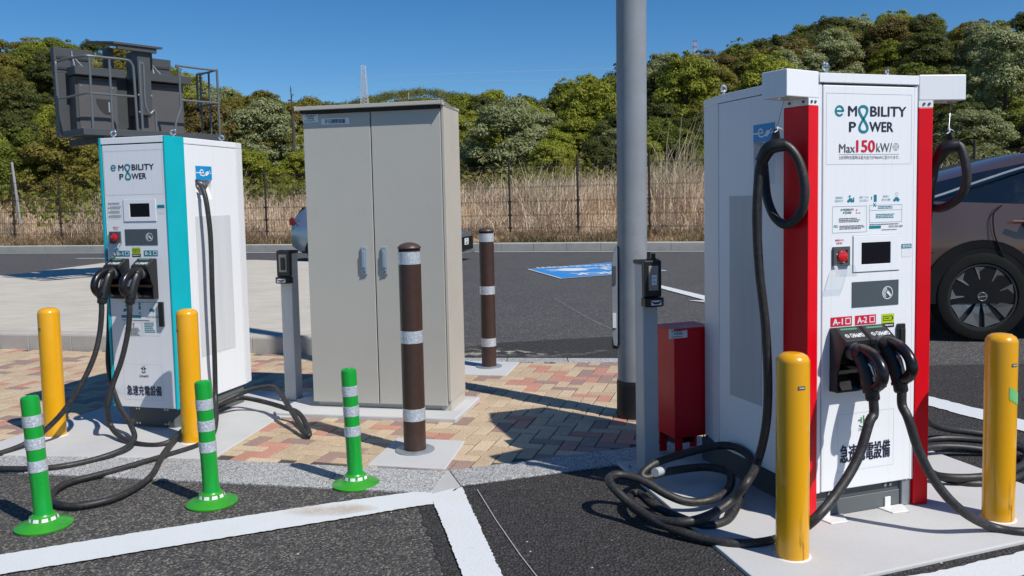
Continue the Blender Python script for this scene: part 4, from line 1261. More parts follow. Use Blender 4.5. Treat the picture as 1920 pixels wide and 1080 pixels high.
holster(ff, CLH, tB0, tB1, zB0, zB1); holster(ff, CLH, uB0, uB0 + hw2, zB0, zB1)
a0, a1, b0, b1 = fq(FL, 300, 308.5, 566, 612); mb = MB(); mb.box(a0, a1, -.018, -.0005, b0, b1); mb.build('hook_bar', MATS['black_plastic'], CLH, 0.003)
# metal gland where the side cable leaves
g0 = Vector((W2 - .03, (h_a0 * .62 + h_a1 * .38), h_b1 - .02)); g1 = g0 + Vector((.055, .0, -.035))
mb = MB(); mb.tube([g0, g0.lerp(g1, .5), g0.lerp(g1, .52), g1], [.030, .030, .026, .026], 14); mb.build('cable_gland', MATS['steel'], CLH)

# ------------------------------------------------------------------ charging cables, each with its plug
def charging_cable(label, fr, s_c, z_c, pts, r, tilt=0.0, extra=None, big=1.0):
    t = thing('charging_cable', label, 'charging cable', (fr.o.x, fr.o.y, 0), fr.yaw, 'charging cables')
    p0 = connector(t, s_c, z_c, tilt, big)
    w = [fr.world(p0[0], p0[1], p0[2] + .012), fr.world(p0[0] + tilt * .01, p0[1] - .004, p0[2] - .05)] + cable_points(fr, pts, r)
    loc = [fr.local(q) for q in spline(w, 6)]
    MB().tube(loc, r, 12).build('cable', MATS['black_rubber'], t)
    if extra: extra(t)
    return t

def hanger(t, fr, top, knot, a, b, c):
    """Balancer cord, knot, and the black saddle that carries the cable loop (world points)."""
    L = lambda p: fr.local(p)
    MB().tube([L(top), L(knot)], 0.0016, 6).build('cord', MATS['galvanised'], t)
    mb = MB(); k = L(knot)
    mb.tube([k + Vector((0, 0, .012)), k, k + Vector((.004, 0, -.012)), k + Vector((-.012, .0, -.022))], [.003, .006, .004, .002], 8)
    mb.tube([k, k + Vector((.02, 0, -.004)), k + Vector((.032, 0, -.01))], [.003, .002, .001], 6); mb.build('knot', MATS['sticker_white'], t)
    sp = spline([L(a), L(b), L(c)], 6)
    MB().tube(sp, [.028 + .004 * math.sin(PI * i / (len(sp) - 1)) for i in range(len(sp))], 14).build('saddle', MATS['black_plastic'], t)
    n = (L(c) - L(a)).cross(L(knot) - L(b)).normalized() * .006
    tri = [L(a).lerp(L(b), .35), L(b).lerp(L(c), .75), k + Vector((.010, 0, -.006)), k + Vector((-.010, 0, -.006))]
    mb = MB(); mb.add([p + n for p in tri] + [p - n for p in tri], [(0, 1, 2, 3), (7, 6, 5, 4)] + [(i, (i + 1) % 4, 4 + (i + 1) % 4, 4 + i) for i in range(4)])
    pl = mb.build('saddle_plate', MATS['black_plastic'], t, 0.002, 1)
    mb = MB()
    nn = n.normalized()
    if (fr.world(*nn) - fr.world(0, 0, 0)).y > 0: nn = -nn
    for q in (tri[0].lerp(tri[2], .45), tri[1].lerp(tri[2], .3), tri[0].lerp(tri[1], .5)):
        mb.tube([q + nn * .005, q + nn * .010], .004, 8)
    mb.build('rivet', MATS['steel'], pl)

RC = 0.0205
def _h1(t):
    hanger(t, FR, FR.world(-.166, .018, 1.915), at_y(1456.5, 239, 3.745), at_y(1427, 303, 3.79), at_y(1444, 277, 3.755), at_y(1472, 271, 3.735))
    MB().tube([FR.local(at_z(1228, 886, .10 + RC)), FR.local(at_z(1246, 881, .085 + RC))], RC + .0016, 14).build('paper_tag', MATS['pale_print'], t)  # white tag dimmed in its colour to stand in for shade on it
zA = zA1 - (zA1 - zA0) * .36
cable_a1 = charging_cable('thick black charging cable coiled in front of the grey post, plug in holder A-1', FR, sA0 + hw / 2, zA,
    [(1630, 792, 3.545), (1607, 862, 3.50), (1565, 930, 3.43), (1520, 980, 3.38), (1480, 1003, .0), (1430, 1017, .0), (1375, 1019, .0), (1310, 1008, .0), (1245, 984, .02), (1190, 950, .06), (1152, 916, .12), (1142, 897, .14),
     (1163, 890, .14), (1205, 901, .12), (1250, 927, .07), (1290, 941, .04), (1330, 938, .04), (1362, 921, .05), (1371, 900, .06), (1362, 883, .06), (1318, 876, .07), (1248, 885, .08), (1214, 896, .07), (1204, 888, .09), (1232, 867, .13), (1300, 846, .15), (1360, 835, .17),
     (1400, 850, .16), (1407, 878, .12), (1392, 915, .06), (1378, 955, .02), (1358, 978, .0), (1320, 985, .0), (1268, 968, .0), (1222, 945, .02), (1198, 925, .03), (1182, 930, .03), (1185, 950, .025), (1225, 972, .03), (1280, 979, .045), (1330, 966, .06), (1372, 938, .10), (1402, 902, .19),
     (1421, 864, 3.93), (1436, 800, 3.88), (1440, 720, 3.85), (1435, 610, 3.83), (1424, 510, 3.82), (1419, 420, 3.81), (1421, 350, 3.80), (1427, 305, 3.79), (1444, 278, 3.755), (1472, 272, 3.735), (1497, 300, 3.71), (1509, 350, 3.69), (1504, 394, 3.70), (1479, 421, 3.75), (1455, 410, 3.81), (1439, 374, 3.87), (1434, 330, 3.93), (1432, 300, 3.99), (1433, 280, 4.06)],
    RC, -.09, _h1, 1.12)
def _h2(t):
    hanger(t, FR, FR.world(aR - .02, .012, 1.912), at_y(1779, 242, 3.93), at_y(1756, 302, 3.99), at_y(1772, 278, 3.95), at_y(1798, 272, 3.93))
cable_a2 = charging_cable('thick black charging cable running to the taped yellow bollard, plug in holder A-2', FR, sA0 + hw * 1.5 + .004, zA + .022,
    [(1703, 785, 3.58), (1724, 848, 3.57), (1755, 905, 3.55), (1800, 955, 3.53), (1860, 988, .01), (1925, 998, .0), (1990, 985, .0), (2030, 950, .0), (2010, 905, .0), (1950, 872, .0), (1880, 850, .0), (1800, 838, .03), (1738, 840, .04), (1715, 860, .03), (1745, 888, .03), (1800, 896, .03), (1870, 890, .03), (1920, 870, .03),
     (1922, 845, .03), (1870, 830, .05), (1790, 822, .06), (1730, 826, .06), (1705, 846, .05), (1735, 880, .0), (1800, 905, .0), (1880, 903, .0), (1930, 880, .0), (1920, 840, .02), (1850, 815, .06), (1760, 800, .14), (1728, 770, 4.45), (1722, 690, 4.30), (1728, 560, 4.15), (1738, 420, 4.03), (1748, 340, 4.0), (1756, 303, 3.99), (1772, 279, 3.95), (1798, 273, 3.93), (1810, 305, 3.91), (1812, 342, 3.91), (1797, 372, 3.94), (1766, 390, 3.99), (1742, 384, 4.05), (1735, 350, 4.12), (1732, 310, 4.2)],
    RC, -.04, _h2, 1.12)
RB = 0.0172
zB = zB1 - (zB1 - zB0) * .36
charging_cable('black charging cable sagging past the yellow bollard out of view, plug in holder B-1', FL, tB0 + hw2 / 2, zB,
    [(187, 625, 5.46), (176, 670, 5.42), (150, 725, 5.36), (110, 782, 5.30), (58, 826, .03), (0, 850, .0), (-90, 872, .0), (-150, 885, .0), (-120, 890, .0), (-40, 880, .0), (60, 879, .0), (120, 874, .0), (180, 861, .0), (232, 842, .02), (252, 822, .035), (244, 795, .07), (224, 762, .16), (210, 722, 5.72), (203, 680, 5.75), (204, 630, 5.80), (206, 540, 5.86), (207, 420, 5.92), (208, 352, 5.98)], RB, -.03)
charging_cable('black charging cable looping over the asphalt between the green posts, plug in holder B-2', FL, uB0 + hw2 / 2, zB,
    [(240, 622, 5.42), (228, 675, 5.40), (211, 722, 5.38), (201, 762, 5.36), (207, 797, .07), (230, 822, .015), (262, 833, .0), (300, 834, .0), (330, 821, .02), (352, 797, .04), (380, 772, .06), (408, 757, .09), (455, 736, .14), (503, 725, .19), (522, 732, .18), (540, 760, .12), (560, 793, .05), (575, 815, .01), (580, 812, .015), (569, 786, .05), (556, 772, .065), (538, 766, .07), (497, 754, .07), (455, 746, .07), (430, 753, .06), (408, 767, .04), (380, 788, .02), (352, 800, .02),
     (332, 818, .03), (306, 852, .025), (281, 895, .0), (222, 931, .0), (152, 948, .0), (108, 945, .0), (98, 927, .0), (126, 906, .0), (200, 886, .0), (298, 858, .0), (368, 836, .0), (396, 818, .0), (405, 790, .03), (404, 745, 5.86), (402, 660, 5.84), (398, 550, 5.83), (395, 450, 5.83), (389, 392, 5.83), (383, 362, 5.84), (377, 347, 5.87)], RB, -.03)
# ================================================================== CABINET, POSTS, BOLLARDS
paint('beige_paint', (0.455, 0.44, 0.395), 0.34, vary=0.03, vscale=1.4, dirt=(0.36, 0.34, 0.30), dirt_amt=0.18)
paint('beige_trim', (0.50, 0.465, 0.40), 0.38, vary=0.02)
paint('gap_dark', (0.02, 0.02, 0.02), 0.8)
paint('pull_blue_grey', (0.33, 0.40, 0.47), 0.3, 0.35)
paint('brown_post', (0.050, 0.026, 0.019), 0.38, vary=0.15, vscale=40, bumpy=0.35, bscale=420)
paint('brown_cap', (0.062, 0.040, 0.034), 0.45)
paint('yellow_post', (0.72, 0.345, 0.002), 0.26, vary=0.04, coat=0.4)
def scuffed(name, col, mark):
    m, nt, b = new_mat(name)
    f = noise(nt, coords(nt, (42, 42, 5)), 1.0, 6, 0.72)
    g = noise(nt, coords(nt, (3, 3, 1.7)), 1.0, 2)
    k = N(nt, 'ShaderNodeMath', operation='MULTIPLY')
    nt.links.new(ramp(nt, f, [(0.585, 0.0), (0.63, 0.75)]), k.inputs[0]); nt.links.new(ramp(nt, g, [(0.42, 0.0), (0.6, 1.0)]), k.inputs[1])
    nt.links.new(mixc(nt, k.outputs[0], col, mark), b.inputs['Base Color'])
    b.inputs['Roughness'].default_value = 0.27; b.inputs['Coat Weight'].default_value = 0.35
    MATS[name] = m
scuffed('yellow_scuffed', (0.70, 0.335, 0.003), (0.20, 0.10, 0.01))
paint('green_post', (0.004, 0.30, 0.030), 0.30, vary=0.05, coat=0.25)
paint('green_base', (0.035, 0.30, 0.020), 0.32, vary=0.06, coat=0.2, dirt=(0.02, 0.12, 0.02), dirt_amt=0.5)
paint('green_tape', (0.16, 0.50, 0.17), 0.6)
paint('post_grey', (0.46, 0.475, 0.49), 0.38, 0.15, vary=0.04)
paint('red_box_paint', (0.62, 0.004, 0.014), 0.34, spec=0.35)
paint('smoked_lens', (0.30, 0.27, 0.22), 0.15, coat=0.6)
paint('pole_grey', (0.235, 0.255, 0.275), 0.42, 0.0, vary=0.10, vscale=4, dirt=(0.20, 0.215, 0.23), dirt_amt=0.7)
paint('rubber_wrap', (0.009, 0.009, 0.010), 0.5, bumpy=0.3, bscale=60)

def reflective(name, col):
    m, nt, b = new_mat(name)
    v = coords(nt, (1, 1, 1))
    vo = N(nt, 'ShaderNodeTexVoronoi', Scale=130.0); nt.links.new(v, vo.inputs['Vector'])
    sep = nt.nodes.new('ShaderNodeSeparateColor'); nt.links.new(vo.outputs['Color'], sep.inputs[0])
    nt.links.new(ramp(nt, sep.outputs[0], [(0.0, tuple(c * .78 for c in col)), (0.8, col), (1.0, tuple(min(1, c * 1.25) for c in col))]), b.inputs['Base Color'])
    b.inputs['Metallic'].default_value = 0.35; b.inputs['Roughness'].default_value = 0.28
    b.inputs['Coat Weight'].default_value = 0.6
    bump(nt, b, vo.outputs['Distance'], 0.4, 0.004)
    MATS[name] = m
reflective('reflective_band', (0.60, 0.64, 0.69))

# ---- beige switchgear cabinet
CB = thing('switchgear_cabinet', 'tall beige two-door electrical cabinet on a low concrete slab', 'electrical cabinet', (FC.o.x, FC.o.y, 0), FC.yaw)
WC, DC = 1.0484, 0.3633
zl = 2.150
zd = FC.front(700, 209)[1]
MB().box(.03, WC - .025, .03, DC - .01, .03, .10).build('plinth', MATS['beige_paint'], CB)
mb = MB(); mb.prism([(0.0, .028), (WC - .022, .028), (WC - .022, .0), (WC, 0), (WC, DC), (0.0, DC)], .098, zd + .028)
mb.build('body', MATS['beige_trim'], CB, 0.003)
mb = MB(); mb.prism([(WC - .075, .018), (WC - .004, .018), (WC - .004, DC - .004), (WC - .035, DC - .004), (WC - .035, .05), (WC - .075, .04)], .03, .0975); mb.build('plinth_corner', MATS['beige_trim'], CB, 0.002, 1)
smid = FC.front(703, 480)[0]
zb_ = FC.front(715, 757)[1]
for a0, a1, nm in ((0.004, smid - .004, 0), (smid + .004, WC - .026, 1)):
    MB().box(a0, a1, -.004, .026, zb_, zd).build('door', MATS['beige_paint'], CB, 0.003)
mb = MB(); mb.box(smid - .0035, smid + .0035, .012, .027, zb_ + .01, zd - .005); mb.build('door_gap', MATS['gap_dark'], CB)
ov = .055
mb = MB(); mb.prism([(-ov, zd + .024), (-ov, zd + .052), (.035, zl), (DC + .004, zl - .004), (DC + .004, zd + .03), (.0, zd + .03), (0.0, zd + .024)], -.030, WC + .004, 0, 'x')
mb.build('roof', MATS['beige_trim'], CB, 0.004)
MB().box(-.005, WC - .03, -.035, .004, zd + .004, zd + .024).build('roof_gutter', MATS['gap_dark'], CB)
fc = Face((0, -.004, 0), (1, 0, 0), (0, 0, 1))
for u in (683.5, 721.5):
    a, z1 = FC.front(u, 462); z0 = FC.front(u, 515)[1]
    mb = MB(); mb.box(a - .022, a + .022, -.020, -.005, z0, z1); h = mb.build('door_handle', MATS['pull_blue_grey'], CB, 0.007, 2)
    MB().box(a - .012, a + .012, -.030, -.0205, z0 + .05, z1 - .03).build('lever', MATS['pull_blue_grey'], h, 0.004, 2)
    MB().tube([(a, -.0205, z0 + .022), (a, -.026, z0 + .022)], .008, 10).build('keyhole', MATS['plinth_grey'], h)
def name_plate(f, fr, parent, u0, u1, v0, v1, draw):
    um, vm = (u0 + u1) / 2, (v0 + v1) / 2
    a0, a1 = fr.front(u0, vm)[0], fr.front(u1, vm)[0]; b0, b1 = fr.front(um, v1)[1], fr.front(um, v0)[1]
    vs = [f.p(a, b, k) for k in (0.0, 0.002) for a, b in ((a0, b0), (a1, b0), (a1, b1), (a0, b1))]
    o = MB().add(vs, [(4, 5, 6, 7)] + [(i, (i + 1) % 4, 4 + (i + 1) % 4, 4 + i) for i in range(4)]).build('name_plate', MATS['sticker_white'], parent)
    nv, tl = MB(), MB(); draw(f, nv, tl, a0, a1, b0, b1)
    nv.build('lettering', MATS['navy_print'], o)
    if tl.v: tl.build('lettering', MATS['teal_print'], o)
def _pl1(f, nv, tl, a0, a1, b0, b1):
    w, h = a1 - a0, b1 - b0
    logo(f, nv, tl, a0 + w * .16, a0 + w * .86, b0 + h * .36, b0 + h * .90, 0.0035); f.small_print(nv, a0 + w * .12, a1 - w * .12, b0 + h * .10, b0 + h * .26, 1, 0, 3, 1, 0.0035)
def _pl2(f, nv, tl, a0, a1, b0, b1):
    w, h = a1 - a0, b1 - b0; f.text(nv, '手元開閉器盤', a0 + w * .12, a1 - w * .13, b0 + h * .14, b1 - h * .16, 0.0035, 0, 0.012)
name_plate(fc, FC, CB, 568.5, 597, 215, 229.5, _pl1)
name_plate(fc, FC, CB, 603, 655, 221.5, 233, _pl2)

# ---- brown bollards with reflective bands
def brown_bollard(x, y, label):
    t = thing('bollard', label, 'bollard', (x, y, 0), rad(20), 'brown bollards')
    r = .0665
    MB().lathe([(.118, .006), (.118, .014), (.112, .017), (r, .017)], 28).build('base_flange', MATS['galvanised'], t)
    MB().lathe([(r, .015), (r, 1.211), (r - .004, 1.213)], 28).build('post', MATS['brown_post'], t)
    MB().lathe([(r - .006, 1.212), (r - .006, 1.227), (.0, 1.227)], 28).build('vent_ring', MATS['gap_dark'], t)
    mb = MB()
    for i in range(40):
        a = 2 * PI * i / 40
        p = Vector((math.cos(a), math.sin(a), 0)) * (r - .004)
        mb.tube([p + Vector((0, 0, 1.213)), p + Vector((0, 0, 1.226))], .0022, 4, 0, False)
    mb.build('vent_rib', MATS['brown_cap'], t)
    MB().lathe([(r - .002, 1.226), (r + .004, 1.228), (r + .0035, 1.234), (r * .88, 1.246), (r * .6, 1.256), (r * .3, 1.2615), (0, 1.263)], 28).build('cap', MATS['brown_cap'], t)
    for z0, z1 in ((1.134, 1.208), (.664, .738), (.196, .270)):
        MB().lathe([(r + .0005, z0), (r + .002, z0 + .001), (r + .002, z1 - .001), (r + .0005, z1)], 28).build('reflective_band', MATS['reflective_band'], t)
    return t
brown_bollard(-.608, 4.985, 'brown bollard with silver bands standing in front of the beige cabinet')
brown_bollard(-.225, 7.50, 'brown bollard with silver bands behind the beige cabinet by the road')

# ---- yellow bollards
def yellow_bollard(x, y, label, mat, h=.860, badge=0.0, tape=False):
    t = thing('bollard', label, 'bollard', (x, y, 0), 0, 'yellow bollards')
    r = .0665
    MB().lathe([(r, .006), (r, h - .036), (r * .985, h - .030), (r * .86, h - .015), (r * .62, h - .005), (r * .3, h - .0008), (0, h)], 32).build('post', MATS[mat], t)
    MB().lathe([(r + .012, .0062), (r + .010, .010), (r, .013)], 24).build('sealant', MATS['zinc_white'], t)
    # little maker's badge, bent round the post and facing roughly the drive
    n = 7; w = .032; z = h - .135; vs = []
    for dz in (-.0075, .0075):
        for i in range(n):
            a = -PI / 2 + badge + (i / (n - 1) - .5) * w / r
            vs.append(((r + .0012) * math.cos(a), (r + .0012) * math.sin(a), z + dz))
    b = MB().add(vs, [(i, i + 1, n + i + 1, n + i) for i in range(n - 1)]).build('badge', MATS['plinth_grey'], t)
    vs2 = []
    for dz in (-.003, .003):
        for i in range(n):
            a = -PI / 2 + badge + (i / (n - 1) - .5) * w * .7 / r
            vs2.append(((r + .002) * math.cos(a), (r + .002) * math.sin(a), z + dz))
    MB().add(vs2, [(i, i + 1, n + i + 1, n + i) for i in range(n - 1)]).build('lettering', MATS['pale_print'], b)
    if tape:
        vs = []; n = 9
        for k, dz in enumerate((0, .052)):
            for i in range(n):
                f = i / (n - 1); a = -PI / 2 + .0 + f * .92
                vs.append(((r + .0015) * math.cos(a), (r + .0015) * math.sin(a), .578 + dz - .034 * f - (.010 if k == 0 and i % 2 else 0)))
        tp = MB().add(vs, [(i, i + 1, n + i + 1, n + i) for i in range(n - 1)]).build('tape_strip', MATS['green_tape'], t)
        tp['label'] = 'torn strip of green masking tape'
    return t
yellow_bollard(-3.049, 5.49, 'clean yellow bollard left of the teal charger, standing on the brick edge', 'yellow_post', badge=-.05 - .55)
yellow_bollard(-2.058, 5.275, 'clean yellow bollard against the teal corner strip, just behind a green post', 'yellow_post', badge=-.85)
yellow_bollard(1.134, 3.385, 'scuffed yellow bollard in front of the red corner post, beside the cable coil', 'yellow_scuffed', badge=.22)
yellow_bollard(2.187, 3.735, 'yellow bollard with a torn strip of green tape on it', 'yellow_scuffed', badge=.38, tape=True)

# ---- green flexible posts
def green_post(x, y, label, lean, h=.628):
    t = thing('delineator_post', label, 'delineator post', (x, y, -.006), 0, 'green delineator posts')
    MB().lathe([(.127, .0), (.128, .008), (.122, .013), (.095, .022), (.066, .034), (.060, .044), (.060, .052), (.052, .056), (.048, .064), (0, .064)], 32).build('base', MATS['green_base'], t)
    mb = MB(); R_ = .0615
    for i in range(10):
        a0 = 2 * PI * i / 10 + .06; vs = []
        for z in (.036, .052):
            for k in range(4):
                a = a0 + k / 3 * .42; vs.append(((R_ + (.0045 if z < .04 else .0)) * math.cos(a), (R_ + (.0045 if z < .04 else .0)) * math.sin(a), z))
        mb.add(vs, [(k, k + 1, 5 + k, 4 + k) for k in range(3)])
    mb.build('reflector_tile', MATS['sticker_white'], t)
    r = .041
    L = Vector((lean[0], lean[1], 1.0))
    def C(z): return (L.x * (z - .06), L.y * (z - .06), z)
    zs = [.062, .075, .2, .33, h - .022, h - .006, h]
    rr = [r + .005, r, r * .985, r, r, r * .96, r * .78]
    MB().tube([C(z) for z in zs] , rr, 24).build('post', MATS['green_post'], t)
    MB().tube([C(h - .001), C(h + .004)], [.016, .012], 14).build('end_plug', MATS['green_post'], t)
    for k in range(3):
        z1 = h - .090 - k * .108; z0 = z1 - .054
        MB().tube([C(z0), C(z0 + .001), C(z1 - .001), C(z1)], [r, r + .0018, r + .0018, r], 24, 0, False).build('reflective_band', MATS['reflective_band'], t)
    return t
green_post(-2.262, 3.925, 'green delineator post beside the yellow bollard at the picture edge', (-.062, .01))
green_post(-1.553, 4.188, 'green delineator post in front of the bollard by the teal charger', (-.036, .01))
green_post(-.865, 4.428, 'green delineator post standing before the beige cabinet doors', (-.032, .005))

# ---- tall lamp pole
LP = thing('lamp_pole', 'tall round grey steel pole with a black rubber wrap at its foot', 'pole', (.808, 5.70, 0))
LP.rotation_euler = (0, .007, 0)
MB().lathe([(.101, .0), (.1, .5), (.101, 6.5), (0, 6.5)], 36).build('shaft', MATS['pole_grey'], LP)
MB().lathe([(.106, .002)] + [(.107 + (.0018 if i % 2 else 0), .01 + i * .0105) for i in range(23)] + [(.106, .255), (.101, .256)], 36).build('rubber_wrap', MATS['rubber_wrap'], LP)
d = Vector((-.785, -5.70, 0)).normalized(); e = Vector((-d.y, d.x, 0)); 
if e.x > 0: e = -e
mb = MB()
for (a0, a1, b0, b1, z0, z1) in ((.098, .118, -.075, .075, .50, 1.165),):
    pass
base = e * .098
prof = [(0, .52), (.006, .49), (.028, .50), (.040, .58), (.040, 1.06), (.026, 1.14), (.006, 1.175), (0, 1.15)]
def EP(o_, dd, z): q = e * (.098 + o_) + d * dd; return (q.x, q.y, z)
n = len(prof)
vs = [EP(a, -.07, z) for a, z in prof] + [EP(a, .055, z) for a, z in prof]
mb.add(vs, [tuple(range(n)), tuple(range(2 * n - 1, n - 1, -1))] + [(i, n + i, n + (i + 1) % n, (i + 1) % n) for i in range(n)])
hb = mb.build('access_cover', MATS['pole_grey'], LP, 0.004)
for z0, z1, mt in ((.92, 1.04, 'plinth_grey'), (.62, .72, 'zinc_white')):
    mb = MB(); vs = [EP(a, b, z) for z in (z0, z1) for a, b in ((.010, .056), (.034, .056), (.034, .064), (.010, .064))]
    mb.add(vs, [(0, 1, 2, 3), (4, 5, 6, 7)] + [(i, (i + 1) % 4, 4 + (i + 1) % 4, 4 + i) for i in range(4)]); lt = mb.build('latch', MATS[mt], hb)
MB().tube([EP(.02, 0.0, .545), EP(.02, 0.0, .47)], .022, 10).build('cable_entry', MATS['black_plastic'], LP)

# ---- card-reader posts
def reader_post(x, y, yaw, h, label, w=.115, dp=.10, hook=False):
    t = thing('reader_post', label, 'reader post', (x, y, 0), yaw, 'card reader posts')
    MB().box(-w / 2, w / 2, 0, dp, .010, h - .02).build('post', MATS['post_grey'], t, 0.006)
    MB().box(-w / 2 - .045, w / 2 + .045, -.035, dp + .045, .004, .0095).build('base_plate', MATS['galvanised'], t, 0.001, 1)
    mb = MB()
    for a in (-w / 2 - .025, w / 2 + .025):
        for b in (-.015, dp + .025):
            mb.tube([(a, b, .0095), (a, b, .028)], .008, 6)
    mb.tube([(-w / 2 + .02, -.001, .03), (-w / 2 + .02, -.006, .03)], .006, 8)
    mb.build('anchor_bolt', MATS['steel'], t)
    hd = empty('reader_head'); hd.parent = t
    z0, z1 = h - .245, h
    mb = MB(); mb.box(-w / 2 - .006, w / 2 + .006, -.032, .002, z0 + .05, z1); mb.box(-w / 2 - .006, w / 2 + .006, .002, dp + .004, z1 - .022, z1); mb.build('casing', MATS['black_plastic'], hd, 0.005)
    mb = MB(); mb.box(-w / 2 + .016, w / 2 - .016, -.037, -.0325, z0 + .085, z1 - .028); mb.build('lens', MATS['smoked_lens'], hd, 0.002, 1)
    if hook:
        mb = MB(); mb.box(-.012, .016, -.0405, -.0375, z0 + .115, z1 - .075); pt = mb.build('reader_strip', MATS['sticker_white'], hd)
        mb = MB()
        for z in (z0 + .13, z0 + .15, z0 + .17): mb.box(-.003, .006, -.042, -.041, z, z + .005)
        mb.build('mark', MATS['ink_black'], hd)
        mb = MB(); mb.box(-.01, .03, -.01, .02, z1, z1 + .012); mb.tube([(-.005, .005, z1 + .012), (-.005, .005, z1 + .045)], .010, 10); mb.tube([(.022, .005, z1 + .012), (.022, .005, z1 + .035)], .012, 10)
        mb.build('lock_bracket', MATS['black_plastic'], hd)
    else:
        mb = MB(); mb.box(-.016, .020, -.044, -.0375, z0 + .10, z1 - .05); mb.build('reader_slot', MATS['black_gloss'], hd, 0.004)
    mb = MB(); mb.prism([(-w / 2 - .012, .002), (-w / 2 - .012, -.045), (-w / 2 + .01, -.062), (w / 2 - .01, -.062), (w / 2 + .012, -.045), (w / 2 + .012, .002)], z0, z0 + .048); mb.build('tray', MATS['black_gloss'], hd, 0.005)
    mb = MB(); mb.box(-w / 2 + .015, w / 2 - .015, -.0645, -.0625, z0 + .010, z0 + .036); mb.build('tray_label', MATS['sticker_white'], hd)
    mb = MB(); mb.prism([(-.038, z0 + .034), (-.012, z0 + .016), (.012, z0 + .016), (.038, z0 + .034), (.008, z0 + .026), (-.008, z0 + .026)], -.0665, -.065, 0, 'y'); mb.build('tray_mark', MATS['ink_black'], hd)
    return t
reader_post(-1.712, 6.34, -.30, 1.155, 'grey square post with a black reader head next to the cabinet', .100, .095)
reader_post(.735, 4.47, .35, 1.165, 'grey square post with a pale reader window next to the red steel box', .090, .095, hook=True)

# ---- red steel box on legs
RBX = thing('fire_extinguisher_box', 'red steel box on legs with a small white name plate, behind the grey post', 'steel box', (.905, 4.70, 0), .36)
wb, db, hb_ = .255, .20, .745
MB().box(0, wb, 0, db, .125, hb_).build('case', MATS['red_box_paint'], RBX, 0.004)
MB().box(-.004, wb + .004, -.006, db + .003, hb_ + .0005, hb_ + .012).build('lid', MATS['red_box_paint'], RBX, 0.003)
for a in (0.0, wb - .05):
    for b in (0.0, db - .03):
        MB().box(a, a + .05, b, b + .003, .006, .1245).build('leg', MATS['red_box_paint'], RBX)
mb = MB(); mb.box(.0505, wb - .0505, .0, .003, .03, .055); mb.build('rail', MATS['red_box_paint'], RBX)
mb = MB(); mb.box(.036, wb - .09, .06, .16, .075, .124); mb.build('valve', MATS['black_plastic'], RBX)
FB = Frame(.905, 4.70, .36)
fb = Face((0, -.001, 0), (1, 0, 0), (0, 0, 1))
def _pl3(f, nv, tl, a0, a1, b0, b1):
    w, h = a1 - a0, b1 - b0
    logo(f, nv, tl, a0 + w * .14, a0 + w * .88, b0 + h * .34, b0 + h * .90, 0.0035); f.small_print(nv, a0 + w * .14, a1 - w * .14, b0 + h * .10, b0 + h * .24, 1, 0, 3, 1, 0.0035)
name_plate(fb, FB, RBX, 1254, 1288, 616, 634, _pl3)

# ================================================================== CARS
car_paint('bronze_paint', (0.120, 0.068, 0.054), 0.5, 0.36)
car_paint('silver_blue_paint', (0.29, 0.35, 0.42), 0.7, 0.28)
paint('car_glass', (0.006, 0.008, 0.011), 0.05, coat=0.8)
paint('tyre', (0.009, 0.009, 0.009), 0.8, bumpy=0.2, spec=0.2)
paint('arch_black', (0.006, 0.006, 0.006), 0.5, spec=0.25)
paint('rim_dark', (0.05, 0.05, 0.05), 0.35, 0.5)
paint('rim_face', (0.20, 0.19, 0.18), 0.34, 0.6)
paint('rim_silver', (0.55, 0.56, 0.58), 0.28, 0.9)
paint('tail_red', (0.12, 0.003, 0.006), 0.2, coat=0.4)
paint('trim_silver', (0.38, 0.41, 0.45), 0.35, 0.5)
paint('copper_trim', (0.42, 0.22, 0.16), 0.22, 0.9)

def interp(tab, x):
    if x <= tab[0][0]: return tab[0][1]
    for (a, ya), (b, yb) in zip(tab, tab[1:]):
        if x <= b: return ya + (yb - ya) * (x - a) / (b - a)
    return tab[-1][1]

